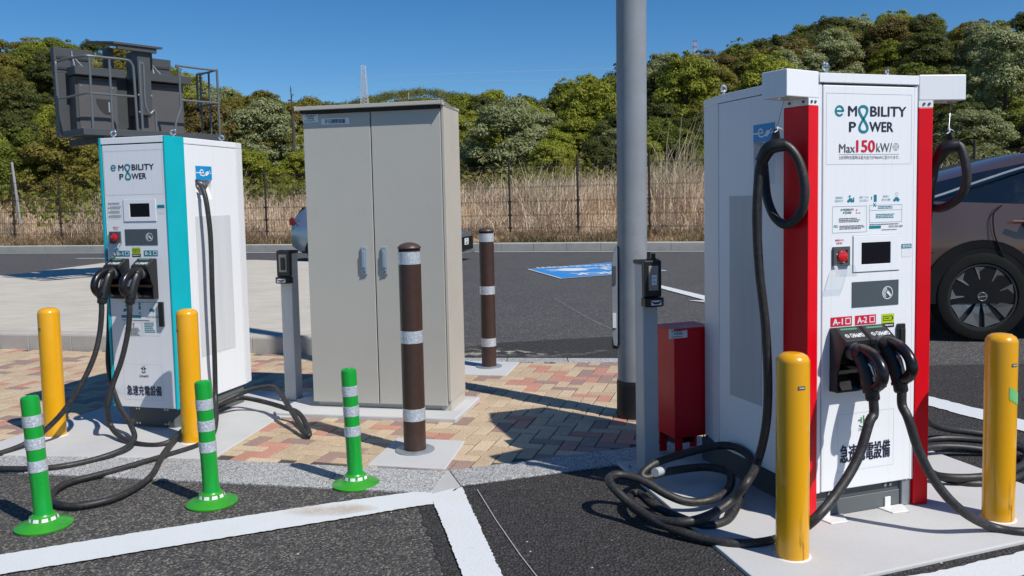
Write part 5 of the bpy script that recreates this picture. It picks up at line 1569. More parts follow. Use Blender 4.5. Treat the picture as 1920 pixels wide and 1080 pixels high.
def car_shell(parent, L, zsill, belt, roof, hood, halfw, halfroof, body_mat, glass_spans, n=46):
    """Body skin: for each station along the car a ring sill - belt - roof, both sides; glass set in the upper band."""
    rings = []
    for i in range(n + 1):
        x = L * i / n
        w, zb, zr = interp(halfw, x), interp(belt, x), max(interp(roof, x), interp(belt, x) + 0.006)
        wr = interp(halfroof, x)
        zs = interp(zsill, x)
        half = [(w * .80, zs), (w * .965, zs + .06), (w, zs + (zb - zs) * .40), (w * .985, zs + (zb - zs) * .72), (w * .955, zb), (w * .955 + (wr - w * .955) * .92, zb + (zr - zb) * .86), (wr * .86, zr), (0, zr + .012)]
        rings.append((x, half))
    mb = MB(); k = 8
    vs = []
    for x, half in rings:
        vs += [(x, -a, z) for a, z in half] + [(x, a, z) for a, z in half]
    fs = []; mi = []
    for i in range(n):
        xm = L * (i + .5) / n
        for s in (0, 8):
            for j in range(k - 1):
                a, b = i * 16 + s + j, i * 16 + s + j + 1
                f = (a, b, b + 16, a + 16)
                gl = 1 if (j == 4 and any(g0 <= xm <= g1 for g0, g1 in glass_spans)) else 0
                fs.append(f); mi.append(gl)
    for f, m in zip(fs, mi): mb.add([], [], 0)
    mb.v = vs; mb.f = fs; mb.m = [0] * len(fs); mb.sm = [True] * len(fs)
    g = MB(); g.v = vs; gf = [f for f, m in zip(fs, mi) if m]
    body = MB(); body.v = vs; bf = [f for f, m in zip(fs, mi) if not m]
    for i0, rev in ((0, False), (n, True)):
        c = [i0 * 16 + j for j in range(8)] + [i0 * 16 + 8 + j for j in range(6, -1, -1)]
        bf.append(tuple(c))
    bf += [(i * 16, (i + 1) * 16, (i + 1) * 16 + 8, i * 16 + 8) for i in range(n)]
    body.f = bf; body.m = [0] * len(bf); body.sm = [True] * len(bf)
    o = body.build('body', MATS[body_mat], parent, sharp=.6)
    g.f = gf; g.m = [0] * len(gf); g.sm = [True] * len(gf)
    me = bpy.data.meshes.new('side_glass'); used = sorted({i for f in gf for i in f}); mp = {q: k_ for k_, q in enumerate(used)}
    me.from_pydata([vs[q] for q in used], [], [tuple(mp[q] for q in f) for f in gf]); me.materials.append(MATS['car_glass'])
    me.polygons.foreach_set('use_smooth', [True] * len(gf)); me.update()
    og = bpy.data.objects.new('side_glass', me); COL.objects.link(og); og.parent = parent
    return o

def wheel(parent, x, y, r, rim_r, side, spokes, face_mat, dark_mat, width=.22, wide=.55):
    w = empty('wheel', (x, y, r)); w.parent = parent
    s = -1 if side < 0 else 1
    def ringy(prof, mat, nm, n=40):
        mb = MB(); vs = []
        for rr, yy in prof:
            for k in range(n):
                a = 2 * PI * k / n; vs.append((rr * math.cos(a), yy * s, rr * math.sin(a)))
        m_ = len(prof)
        mb.add(vs, [(i * n + k, i * n + (k + 1) % n, (i + 1) * n + (k + 1) % n, (i + 1) * n + k) for i in range(m_ - 1) for k in range(n)], 0, True)
        return mb.build(nm, MATS[mat], w)
    ringy([(rim_r, -width / 2), (r * .97, -width / 2), (r, -width / 2 + .03), (r, width / 2 - .03), (r * .97, width / 2 - .004), (r * .88, width / 2 + .004), (rim_r + .012, width / 2 + .002), (rim_r, width / 2 - .01)], 'tyre', 'tyre')
    ringy([(rim_r + .002, width / 2 - .006), (rim_r - .012, width / 2 - .006), (rim_r - .02, width / 2 - .05), (.06, width / 2 - .07), (0.001, width / 2 - .07)], dark_mat, 'rim')
    mb = MB()
    for k in range(spokes):
        a = 2 * PI * k / spokes + .15; da = PI / spokes * wide
        def sp(rr, aa, yy): return (rr * math.cos(aa), yy * s, rr * math.sin(aa))
        y0 = width / 2
        vs = [sp(.055, a - .25, y0 - .03), sp(.055, a + .25, y0 - .03), sp(rim_r * .55, a + da * .75, y0 - .012), sp(rim_r - .016, a + da, y0 - .008), sp(rim_r - .016, a - da * .8, y0 - .016), sp(rim_r * .55, a - da * .6, y0 - .022)]
        b = [(q[0], q[1] - s * .03, q[2]) for q in vs]; m_ = len(vs)
        mb.add(vs + b, [tuple(range(m_))] + [(i, (i + 1) % m_, m_ + (i + 1) % m_, m_ + i) for i in range(m_)])
    mb.build('spoke', MATS[face_mat], w)
    mb = MB(); mb.tube([(0, s * (width / 2 - .035), 0), (0, s * (width / 2 - .012), 0)], [.05, .044], 20); hub = mb.build('hub_cap', MATS[dark_mat], w)
    mb = MB(); mb.tube([(.034 * math.cos(t), s * (width / 2 - .010), .034 * math.sin(t)) for t in [2 * PI * i / 20 for i in range(20)]], .003, 6, closed=True); mb.tube([(-.036, s * (width / 2 - .009), -.006), (.036, s * (width / 2 - .009), .006)], .0045, 6)
    for k in range(5):
        a = 2 * PI * k / 5; mb.tube([(.072 * math.cos(a), s * (width / 2 - .04), .072 * math.sin(a)), (.072 * math.cos(a), s * (width / 2 - .025), .072 * math.sin(a))], .007, 6)
    mb.build('badge_ring', MATS['rim_silver'], w)
    return w

def arch(parent, x, y, r, z, side, mat, w=.05, a0=-.15, a1=PI + .15):
    """Wheel-arch lip and dark well behind it."""
    mb = MB(); n = 20; vs = []
    for i in range(n + 1):
        a = a0 + (a1 - a0) * i / n
        for rr, yy in ((r, y + side * .006), (r + w, y + side * .010), (r + w, y - side * .03), (r, y - side * .03)):
            vs.append((x + rr * math.cos(a), yy, z + rr * math.sin(a)))
    mb.add(vs, [(i * 4 + j, i * 4 + (j + 1) % 4, (i + 1) * 4 + (j + 1) % 4, (i + 1) * 4 + j) for i in range(n) for j in range(4)], 0, True)
    mb.build('wheel_arch', MATS[mat], parent, sharp=.6)
    mb = MB(); vs = [(x + r * 1.01 * math.cos(t), y + side * .0035, z + r * 1.01 * math.sin(t)) for t in [a0 + (a1 - a0) * i / n for i in range(n + 1)]]
    mb.add(vs, [tuple(range(n + 1))]); mb.build('wheel_well', MATS['arch_black'], parent)

# bronze coupe-roofed car, nose to the picture's edge
CARY = rad(-6)
SUV = thing('parked_car', 'dark bronze car with black wheel arches parked beside the red-cornered charger', 'car', (3.62, 9.56, 0), CARY, 'parked cars')
SUV.scale = (1.2, 1.2, 1.2)
L_ = 4.62
car_shell(SUV, L_, [(0, .42), (.3, .30), (L_ - .4, .28), (L_, .36)],
    [(0, .98), (.25, 1.10), (.6, 1.165), (1.2, 1.135), (1.6, 1.11), (3.1, 1.02), (3.6, .98), (4.3, .84), (L_, .66)],
    [(0, 1.02), (.10, 1.14), (.45, 1.28), (.9, 1.41), (1.5, 1.55), (2.2, 1.62), (2.8, 1.56), (3.3, 1.28), (3.62, .99), (4.3, .86), (L_, .68)],
    None, [(0, .74), (.25, .87), (.8, .93), (3.6, .93), (4.3, .86), (L_, .66)], [(0, .62), (.6, .64), (1.5, .66), (2.8, .66), (3.5, .74), (L_, .60)], 'bronze_paint', [(.45, 3.45)])
side_y = -.935
mb = MB()
path = [(.10, -.80, 1.09), (.35, -.865, 1.205), (.62, -.80, 1.33), (1.0, -.735, 1.452), (1.5, -.69, 1.56)]
mb.tube(spline([(.30, -.885, 1.135), (.62, -.872, 1.205), (1.0, -.80, 1.325), (1.45, -.74, 1.455), (2.0, -.70, 1.55), (2.6, -.72, 1.52)], 5), .010, 6)
mb.build('window_trim', MATS['trim_silver'], SUV)
mb = MB(); mb.add([(-.10, -.60, 1.20), (-.10, .60, 1.20), (.50, .62, 1.345), (.50, -.62, 1.345), (-.10, -.60, 1.175), (-.10, .60, 1.175), (.50, .62, 1.315), (.50, -.62, 1.315)], [(0, 1, 2, 3), (7, 6, 5, 4), (0, 4, 5, 1), (1, 5, 6, 2), (2, 6, 7, 3), (3, 7, 4, 0)])
mb.build('spoiler', MATS['car_glass'], SUV, 0.006)
WX = .98
for sgn in (-1, 1):
    for wx in (WX, WX + 2.775):
        wheel(SUV, wx, sgn * .83, .368, .272, sgn, 9, 'rim_face', 'rim_dark', .23, .80)
        arch(SUV, wx, sgn * .928, .405, .372, sgn, 'arch_black', .065)
mb = MB(); mb.box(.2, WX - .42, side_y, side_y + .02, .30, .42); mb.box(WX + .47, WX + 2.30, side_y + .006, side_y + .03, .29, .43); mb.build('sill_trim', MATS['arch_black'], SUV)
mb = MB(); mb.tube(spline([(1.13, -.905, 1.12), (1.06, -.925, 1.06), (1.055, -.940, .93), (1.08, -.944, .83), (1.14, -.940, .70)], 4), .006, 6); mb.build('door_seam', MATS['arch_black'], SUV)
mb = MB(); mb.tube(spline([(.06, -.80, .80), (.5, -.915, .745), (.60, -.925, .735)], 4), .003, 6); mb.build('bumper_seam', MATS['arch_black'], SUV)
mb = MB(); mb.tube(spline([(1.20, -.952, .985), (1.33, -.972, .985), (1.52, -.972, .975)], 4), [.012] * 4 + [.014] * 4 + [.008], 8); hdl = mb.build('door_handle', MATS['copper_trim'], SUV)
MB().tube([(1.36, -.930, .975), (1.36, -.952, .975)], [.058, .054], 18).build('handle_cup', MATS['bronze_paint'], SUV)
mb = MB(); mb.add([(.012, -.74, .93), (.18, -.855, .99), (.34, -.90, 1.0), (.20, -.87, .945), (.012, -.75, .885)], [(0, 1, 2, 3, 4)])
mb.build('tail_lamp', MATS['tail_red'], SUV)

# small silver-blue hatchback out on the road behind the cabinet
HB = thing('parked_car', 'silver-blue hatchback on the road, mostly hidden by the beige cabinet', 'car', (-5.50, 22.35, 0), rad(-13.5), 'parked cars')
L_ = 4.45
car_shell(HB, L_, [(0, .38), (.3, .24), (L_ - .3, .20), (L_, .26)],
    [(0, .98), (.2, 1.02), (.8, 1.02), (3.2, .93), (3.9, .82), (L_, .66)],
    [(0, 1.00), (.12, 1.28), (.35, 1.44), (.8, 1.50), (1.6, 1.52), (2.3, 1.46), (2.9, 1.18), (3.35, .95), (3.9, .84), (4.3, .74), (L_, .68)],
    None, [(0, .70), (.25, .83), (.8, .88), (3.6, .88), (4.2, .80), (L_, .62)], [(0, .56), (.5, .60), (2.3, .60), (3.3, .70), (L_, .55)], 'silver_blue_paint', [(.55, 3.1)])
for sgn in (-1, 1):
    for wx in (.82, 3.52):
        wheel(HB, wx, sgn * .79, .315, .225, sgn, 5, 'rim_silver', 'rim_dark', .2, .7)
        arch(HB, wx, sgn * .872, .345, .318, sgn, 'arch_black', .012)
for sgn in (-1, 1):
    mb = MB(); mb.prism([(.03, .98), (.05, 1.13), (.11, 1.18), (.20, 1.04), (.14, .96)], -.86 if sgn < 0 else .78, -.78 if sgn < 0 else .86, 0, 'y'); mb.build('tail_lamp', MATS['tail_red'], HB, 0.01)
    mb = MB(); mb.add([(L_ - .12, sgn * .60, .70), (L_ - .30, sgn * .79, .76), (L_ - .48, sgn * .86, .80), (L_ - .30, sgn * .83, .70), (L_ - .10, sgn * .66, .63)], [(0, 1, 2, 3, 4)]); mb.build('headlight', MATS['car_glass'], HB)
mb = MB(); mb.add([(.015, -.58, 1.06), (.015, .58, 1.06), (.30, .56, 1.43), (.30, -.56, 1.43)], [(0, 1, 2, 3)])
for i in range(len(mb.v)): mb.v[i] = (mb.v[i][0] - .03, mb.v[i][1], mb.v[i][2])
mb.build('rear_glass', MATS['car_glass'], HB)
mb = MB(); mb.box(L_ - .02, L_ + .03, -.62, .62, .26, .60); mb.build('grille', MATS['arch_black'], HB, 0.02)
mb = MB(); mb.box(L_ + .031, L_ + .038, -.17, .17, .40, .56); np_ = mb.build('number_plate', MATS['sticker_white'], HB)
fp = Face((L_ + .038, 0, 0), (0, 1, 0), (0, 0, 1)); mb = MB(); fp.text(mb, '60-2', -.10, .12, .415, .485, .002, 0, .03); fp.small_print(mb, -.08, .08, .50, .54, 1, 0, 3, 1, .002); mb.build('lettering', MATS['grey_print'], np_)
mb = MB(); mb.box(L_ - .10, L_ + .06, -.66, .66, .17, .24); mb.build('bumper_lip', MATS['silver_blue_paint'], HB, 0.015)
mb = MB(); mb.tube([(L_ - .06, 0, .66), (L_ - .03, 0, .67)], [.05, .045], 16); mb.build('badge', MATS['trim_silver'], HB)
# windscreen
mb = MB(); mb.add([(2.42, -.58, 1.445), (2.42, .58, 1.445), (3.22, .68, 1.035), (3.22, -.68, 1.035)], [(0, 1, 2, 3)]); mb.build('windscreen', MATS['car_glass'], HB)

# ================================================================== SIGN GANTRY BEHIND THE TEAL CHARGER
paint('gantry_grey', (0.052, 0.057, 0.062), 0.5, vary=0.05)
paint('gantry_door', (0.082, 0.079, 0.081), 0.5, vary=0.04)
paint('gantry_rail', (0.115, 0.128, 0.138), 0.42, 0.2)
paint('gantry_dark', (0.022, 0.024, 0.026), 0.6)
VM = thing('sign_gantry', 'dark grey roadside sign seen from behind, with a railed service cage', 'roadside sign', (-8.0, 14.75, .178), rad(48.7))
def vz(v): return 1.5 + (393 - v) / 102.0 - .178      # heights above its base
ztop, zbot = vz(92), vz(262)
# masts
for a in (1.28,):
    MB().box(a - .12, a + .12, .16, .40, 0, zbot + .3).build('mast', MATS['gantry_grey'], VM, 0.01)
MB().box(.95, 1.62, -.05, .60, 0.0, .02).build('base_plate', MATS['galvanised'], VM)
MB().box(.24, 2.36, .12, .30, zbot, ztop - .55).build('sign_panel', MATS['gantry_grey'], VM, 0.006)
for a0, a1, b in ((.22, .86, 0), (1.66, 2.36, 0)):
    MB().box(a0, a1, .16, .30, ztop - .54, ztop - .10).build('light_bar', MATS['gantry_grey'], VM, 0.004)
    mb = MB()
    for k in range(2):
        mb.box(a0 + .04, a1 - .04, .145, .159, ztop - .48 + k * .19, ztop - .44 + k * .19)
    mb.build('groove', MATS['gantry_dark'], VM)
    c = a0 + .30
    mb = MB(); mb.tube([(c, .14, ztop - .22), (c, .04, ztop - .42)], .014, 6); mb.tube([(c, .14, ztop - .22), (c + .16, .05, ztop - .44)], .012, 6); mb.tube([(c, .145, ztop - .14), (c, .145, ztop - .50)], .012, 6)
    mb.build('strut', MATS['trim_silver'], VM)
for a0, a1, hx in ((.42, 1.16, .96), (1.52, 2.42, 1.66)):
    c = MB(); c.box(a0, a1, -.16, .119, zbot + .05, ztop - .62); enc = c.build('enclosure', MATS['gantry_grey'], VM, 0.006)
    MB().box(a0 + .05, a1 - .02, -.172, -.161, zbot + .09, ztop - .68).build('door', MATS['gantry_door'], enc, 0.004)
    mb = MB(); zc = (zbot + ztop - .5) / 2 - .04
    mb.add([(hx + x, -.1745, zc + z) for x, z in ((-.20, .13), (.08, .13), (.10, .11), (.10, -.13), (.08, -.15), (-.05, -.14), (-.14, -.06), (-.19, .05))], [tuple(range(8))]); hp = mb.build('handle_recess', MATS['gantry_dark'], enc)
    mb = MB(); mb.box(hx + .01, hx + .04, -.19, -.176, zc - .10, zc + .08); mb.build('door_handle', MATS['trim_silver'], enc, 0.003)
    mb = MB()
    for z in (zbot + .14, ztop - .78):
        for x in (a0 + .10, a1 - .10): mb.tube([(x, -.173, z), (x, -.179, z)], .012, 8)
    mb.build('bolt', MATS['trim_silver'], enc)
    MB().box(a0 - .04, a1 + .10, -.30, .05, ztop - .60, ztop - .46).build('canopy_beam', MATS['gantry_grey'], VM, 0.004)
MB().box(1.46, 1.70, -.36, .10, zbot + .42, ztop - .08).build('lift_post', MATS['gantry_grey'], VM, 0.006)
mb = MB()
for x in (1.45, 1.69):
    for z in (zbot + .47, zbot + .78): mb.tube([(x, -.361, z), (x, -.372, z)], .016, 8)
mb.build('bolt', MATS['trim_silver'], VM)
for x in (1.02, 1.74):
    MB().box(x, x + .10, -.16, .06, ztop - .46, ztop - .06).build('bracket', MATS['gantry_grey'], VM, 0.004)
mb = MB(); mb.add([(1.0, -.46, ztop - .03), (1.90, -.46, ztop - .03), (1.84, .36, ztop + .07), (.86, .36, ztop + .07)] + [(1.0, -.46, ztop + .01), (1.90, -.46, ztop + .01), (1.84, .36, ztop + .11), (.86, .36, ztop + .11)], [(3, 2, 1, 0), (4, 5, 6, 7), (0, 1, 5, 4), (1, 2, 6, 5), (2, 3, 7, 6), (3, 0, 4, 7)])
mb.build('solar_panel', MATS['gantry_grey'], VM, 0.004)
MB().box(1.08, 1.80, -.43, -.36, ztop - .11, ztop - .035).build('panel_rail', MATS['gantry_grey'], VM, 0.004)
# walkway
wy0, wy1 = -.98, -.17
mb = MB()
for k in range(12): mb.tube([(.22 + k * .215, wy0, zbot - .015), (.22 + k * .215, wy1, zbot - .015)], .010, 4)
for k in range(9): mb.tube([(.20, wy0 + k * .10, zbot - .006), (2.74, wy0 + k * .10, zbot - .006)], .008, 4)
for k in range(24): mb.tube([(.22 + k * .108, wy0, zbot - .01), (.02 + k * .112 + .12, wy1, zbot - .01)], .005, 3)
mb.build('grating', MATS['gantry_dark'], VM)
for x0, x1, y0, y1 in ((.18, 2.78, wy0 - .03, wy0), (.18, .22, wy0, wy1), (2.74, 2.78, wy0, wy1), (.18, 2.78, wy1, wy1 + .03)):
    MB().box(x0, x1, y0, y1, zbot - .04, zbot + .07).build('edge_channel', MATS['gantry_grey'], VM, 0.004)
for x in (.45, 2.3):
    mb = MB(); mb.box(x, x + .08, wy0 + .02, .3, zbot - .16, zbot - .045); mb.build('floor_beam', MATS['gantry_dark'], VM)
rt, rm = zbot + 1.28, zbot + .66
def rail(path, r=.023, closed=False):
    return MB().tube(spline(path, 4), r, 8, closed=closed).build('rail', MATS['gantry_rail'], VM)
rail([(.13, wy1 + .02, rm + .02), (.12, wy1 + .0, rt - .10), (.16, wy1 - .06, rt - .01), (.27, wy0 + .10, rt), (.37, wy0 + .0, rt), (.6, wy0, rt), (.98, wy0, rt), (1.06, wy0, rt - .05), (1.09, wy0, rt - .16), (1.10, wy0, rm), (1.11, wy0, zbot + .06)])
rail([(.13, wy1 + .02, rm + .02), (.16, wy1 - .06, rm - .03), (.29, wy0 + .08, rm), (.39, wy0, rm), (.6, wy0, rm), (1.09, wy0, rm)], .020)
for x in (.35, .68): rail([(x, wy0 + .001, zbot + .05), (x, wy0 + .001, (zbot + rt) / 2), (x, wy0 + .001, rt - .02)], .021)
rail([(1.20, wy0, zbot + .06), (1.20, wy0, rt - .1), (1.23, wy0, rt - .04), (1.27, wy0, rt - .10), (1.27, wy0, rm - .10), (1.34, wy0, rm - .28), (1.44, wy0, zbot + .42), (1.45, wy0, zbot - .02)])
rail([(1.86, wy0, rt - .02), (1.92, wy0, rt - .10), (1.93, wy0, rm), (1.92, wy0, zbot + .50), (1.82, wy0, zbot + .24), (1.81, wy0, zbot + .02)])
rail([(1.87, wy0, rt), (2.3, wy0, rt - .01), (2.68, wy0, rt - .01)], .020); rail([(1.93, wy0, rm), (2.3, wy0, rm), (2.71, wy0, rm)], .020)
rail([(2.68, wy0, zbot + .05), (2.68, wy0, rm), (2.68, wy0, rt)], .022); rail([(2.71, -.30, zbot + .05), (2.71, -.30, rm), (2.71, -.30, rt)], .020); rail([(2.71, -.62, zbot + .05), (2.71, -.62, rm), (2.71, -.62, rt)], .020)
rail([(2.68, wy0, rt), (2.71, -.6, rt), (2.71, -.22, rt), (2.71, -.17, rt - .06), (2.71, -.17, rm + .06), (2.71, -.22, rm), (2.71, -.6, rm), (2.70, wy0, rm)], .020)

# ================================================================== FENCE, FAR POLES AND PYLONS
paint('fence_brown', (0.028, 0.020, 0.017), 0.55)
paint('pale_pole', (0.30, 0.30, 0.30), 0.6)
FEN = thing('mesh_fence', 'long dark brown wire mesh fence along the top of the grass verge', 'fence', (0, 0, 0))
span = 2.2
pm = MB(); pm.tube([(0, 0, -.3), (0, 0, 2.55)], .036, 8); pm.lathe([(.043, 2.55), (.043, 2.57), (0, 2.58)], 8)
for z in (.32, .72, 1.15): pm.box(-.05, .05, -.05, .05, z, z + .06)
post_me = pm.mesh('post', MATS['fence_brown'])
wm = MB()
for k in range(1, 22): wm.box(k * .1 - .003, k * .1 + .003, -.003, .003, .12, 2.30)
for z in (.12, .32, .35, .72, .75, 1.15, 1.18, 1.6, 1.63, 2.27, 2.30): wm.box(0.03, span - .03, .004, .010, z, z + .008)
wire_me = wm.mesh('wire_panel', MATS['fence_brown'])
ang = math.atan2(KU.y, KU.x)
BF = 1.7
for i in range(-17, 10):
    a = i * span + 1.0
    q = kp(a, BF); z = land(q.x, q.y) - .05
    q2 = kp(a + span, BF); z2 = land(q2.x, q2.y) - .05
    o = bpy.data.objects.new('post', post_me); COL.objects.link(o); o.location = (q.x, q.y, z); o.parent = FEN
    o.rotation_euler = (0, 0, ang)
    o = bpy.data.objects.new('wire_panel', wire_me); COL.objects.link(o); o.location = (q.x, q.y, z); o.parent = FEN
    o.rotation_euler = (0, -math.atan2(z2 - z, span), ang)

def far_pole(label, u0, v0, u1, v1, y, r, mat):
    p0, p1 = at_y(u0, v0, y), at_y(u1, v1, y)
    p0 = p0 + (p0 - p1) * .5
    t = thing('utility_pole', label, 'pole', (p0.x, p0.y, p0.z))
    MB().tube([(0, 0, 0), p1 - p0], [r, r * .8], 10).build('shaft', MATS[mat], t)
    return t
far_pole('pale slender pole rising from the dry grass near the picture edge', 33, 382, 22, 304, 33.5, .062, 'pale_pole')
t = far_pole('thin grey pole on the wooded far hill above the cabinet', 766, 182, 766, 173, 330, .25, 'pale_pole')

paint('pylon_white', (0.55, 0.56, 0.58), 0.5)
paint('pylon_red', (0.45, 0.05, 0.04), 0.5)
def pylon(label, u, vtop, vbot, y, w0, w1, arms, reds=True):
    top, bot = at_y(u, vtop, y), at_y(u, vbot, y)
    h = top.z - bot.z
    t = thing('power_pylon', label, 'pylon', (bot.x, bot.y, bot.z))
    n = 12
    for half, mt in ((0, 'pylon_white'), (1, 'pylon_red')):
        mb = MB()
        for i in range(n):
            if half == 1 and not (reds and i % 3 == 2): continue
            if half == 0 and (reds and i % 3 == 2): continue
            z0, z1 = h * i / n, h * (i + 1) / n
            a0, a1 = w0 + (w1 - w0) * i / n, w0 + (w1 - w0) * (i + 1) / n
            c0 = [(sx * a0, sy * a0, z0) for sx, sy in ((-1, -1), (1, -1), (1, 1), (-1, 1))]; c1 = [(sx * a1, sy * a1, z1) for sx, sy in ((-1, -1), (1, -1), (1, 1), (-1, 1))]
            for k in range(4):
                mb.tube([c0[k], c1[k]], w0 * .060, 4); mb.tube([c0[k], c1[(k + 1) % 4]], w0 * .040, 4); mb.tube([c0[(k + 1) % 4], c1[k]], w0 * .040, 4); mb.tube([c1[k], c1[(k + 1) % 4]], w0 * .04, 4)
        if mb.v: mb.build('lattice', MATS[mt], t)
    for f, l in arms:
        z = h * f; mb = MB()
        mb.tube([(-l, 0, z), (l, 0, z)], w0 * .05, 4); mb.tube([(-l, 0, z), (0, 0, z + l * .5)], w0 * .04, 4); mb.tube([(l, 0, z), (0, 0, z + l * .5)], w0 * .04, 4)
        mb.build('cross_arm', MATS['pylon_white'], t)
    return t, top
p1_, top1 = pylon('pale lattice pylon against the sky above the beige cabinet', 683.5, 123, 196, 300, 1.25, .62, [], False)
p2_, top2 = pylon('tiny red and white pylon top above the trees beside the pole', 1303, 76, 120, 420, 1.0, .7, [(.72, 1.6)])
def wire(label, pts, r=.055):
    w = [at_y(*p) for p in pts]
    o = MB().tube(spline(w, 8), r, 4).build('power_line', MATS['pylon_white'])
    tag(o, label, 'power line', 'power lines')
for i, (l, r_) in enumerate((((556, 168), (900, 141)), ((556, 203), (900, 160)))):
    wire(['upper power line running to the pale pylon above the cabinet', 'lower power line running to the pale pylon above the cabinet'][i], [(470, l[1] + 12 + i * 8, 330), (683, 146 + i * 16, 300), (1160, 128 + i * 20, 300)], .030)
# ================================================================== VEGETATION
KINDS = {
    'bright spring-green': [(0.276, 0.296, 0.030), (0.359, 0.365, 0.044), (0.206, 0.242, 0.028)],
    'silvery green': [(0.304, 0.331, 0.151), (0.442, 0.455, 0.248), (0.206, 0.248, 0.096)],
    'olive': [(0.221, 0.193, 0.039), (0.276, 0.227, 0.050), (0.159, 0.149, 0.030)],
    'dark evergreen': [(0.083, 0.096, 0.028), (0.121, 0.131, 0.035), (0.057, 0.072, 0.022)],
    'russet brown': [(0.227, 0.151, 0.050), (0.172, 0.124, 0.041), (0.193, 0.172, 0.049)],
    'mid green': [(0.159, 0.190, 0.028), (0.221, 0.245, 0.038), (0.121, 0.155, 0.024)],
}
for k, c in KINDS.items():
    leaf_mat('leaf ' + k, c, 0.34)
paint('bark', (0.07, 0.055, 0.04), 0.8)
paint('pale_bark', (0.16, 0.14, 0.12), 0.8)

def leaf_cloud(n, centers, radii, size, seed, flat=0.75, up=0.35):
    """n small leaf-sprays (bent quads) spread over the shells of several clumps."""
    rs = np.random.RandomState(seed)
    C = np.array(centers); R = np.array(radii)
    w = R ** 2; w = w / w.sum()
    idx = rs.choice(len(C), n, p=w)
    d = rs.normal(size=(n, 3)); d /= np.linalg.norm(d, axis=1)[:, None]
    d[:, 2] = np.where(d[:, 2] < -0.35, -d[:, 2] * 0.6, d[:, 2])
    rr = R[idx] * (0.55 + 0.55 * rs.rand(n) ** 0.6)
    P = C[idx] + d * rr[:, None] * np.array([1, 1, flat])
    nrm = d + rs.normal(scale=0.42, size=(n, 3)) + np.array([0, 0, up]); nrm /= np.linalg.norm(nrm, axis=1)[:, None]
    t = np.cross(nrm, rs.normal(size=(n, 3))); t /= np.linalg.norm(t, axis=1)[:, None]
    b = np.cross(nrm, t)
    s = size * (0.6 + 0.8 * rs.rand(n))[:, None]
    w_ = s * (0.38 + 0.25 * rs.rand(n))[:, None]
    sag = nrm * s * 0.22
    V = np.stack([P - t * s - sag, P - b * w_, P + t * s - sag, P + b * w_], 1).reshape(-1, 3)
    F = np.arange(4 * n).reshape(n, 4)
    return V, F

def np_mesh(name, V, F, mat=None, smooth=False):
    me = bpy.data.meshes.new(name)
    k = F.shape[1]
    me.vertices.add(len(V)); me.vertices.foreach_set('co', np.asarray(V, np.float32).ravel())
    me.loops.add(F.size); me.loops.foreach_set('vertex_index', F.astype(np.int32).ravel())
    me.polygons.add(len(F)); me.polygons.foreach_set('loop_start', np.arange(0, F.size, k, dtype=np.int32))
    if mat: me.materials.append(mat)
    me.update(calc_edges=True)
    return me

# crowns for a tree 8 m tall, foot at 0
CROWNS = []
for s in range(9):
    rn = random.Random(100 + s)
    cs, rs_ = [], []
    wide = rn.uniform(2.5, 3.3)
    for i in range(120):
        a = rn.uniform(0, 2 * PI); h = rn.random() ** 0.85; env = math.sin(PI * min(1, 0.30 + h * 0.66)) ** 0.6
        q = rn.random() ** 0.42 * wide * env
        cs.append((q * math.cos(a), q * math.sin(a), 0.7 + 6.7 * h)); rs_.append(rn.uniform(0.30, 0.95))
    for i in range(26):
        a = rn.uniform(0, 2 * PI); h = rn.uniform(.45, 1.0); q = wide * rn.uniform(.75, 1.1) * math.sin(PI * min(1, 0.30 + h * 0.66)) ** 0.6
        cs.append((q * math.cos(a), q * math.sin(a), 0.9 + 7.0 * h)); rs_.append(rn.uniform(.16, .38))
    V, F = leaf_cloud(32000, cs, rs_, 0.092, 200 + s)
    CROWNS.append(np_mesh('crown', V, F, MATS['leaf mid green']))
rn = random.Random(4)
tb = MB()
tb.tube(spline([(0, 0, -1.0), (.05, 0, 1.2), (-.05, .1, 2.8), (.1, 0, 4.4), (0, 0, 6.2)], 4), [.20 - .0095 * i for i in range(17)], 8)
for i in range(9):
    a = i * 2.4; z = 1.6 + i * .45
    tb.tube(spline([(0, 0, z), (.6 * math.cos(a), .6 * math.sin(a), z + .7), (1.7 * math.cos(a), 1.7 * math.sin(a), z + 1.6)], 3), [.08, .07, .06, .05, .04, .03, .02], 5)
TRUNK = tb.mesh('trunk', MATS['bark'])

def behind_what(u):
    for lim, t in ((92, 'behind the pale slender pole'), (235, 'behind the sign gantry'), (330, 'behind the gantry cage'), (470, 'above the teal charger'), (575, 'between teal charger and beige cabinet'),
                   (720, 'behind the beige cabinet'), (870, 'above the cabinet roof'), (1010, 'right beside the beige cabinet'), (1150, 'just before the lamp pole'), (1330, 'right of the lamp pole'),
                   (1480, 'above the red-post charger roof edge'), (1640, 'above the red-post charger middle'), (1815, 'above the red-post charger outer arm')):
        if u < lim: return t
    return 'above the bronze car'
ROWS = [(46, 'at the foot of the slope'), (57, 'low on the slope'), (70, 'halfway up the hillside'), (86, 'high on the hillside'), (97, 'just under the skyline'), (107, 'on the skyline')]
rt_ = random.Random(21)
PLAN = []
for ri, (r0, rname) in enumerate(ROWS):
    step = (88, 84, 80, 76, 74, 62)[ri]
    u = -130 + rt_.uniform(0, 40)
    while u < 2060:
        uu = u + rt_.uniform(-20, 20); r = r0 + rt_.uniform(-4, 4)
        sk = skyline(uu)
        top = sk * (frac(r) if ri < 4 else (0.95, 1.0)[ri - 4]) * (rt_.uniform(0.90, 1.05) if ri < 4 else rt_.uniform(.97, 1.02))
        v = (376 - 0.021 * (uu - 960)) - top * FOC
        hid = (600 < uu < 835 and v > 196) or (1400 < uu < 1770 and v > 165) or (225 < uu < 440 and v > 262)
        if not hid:
            PLAN.append((uu, r, top, ri))
        u += step
WANT = {}
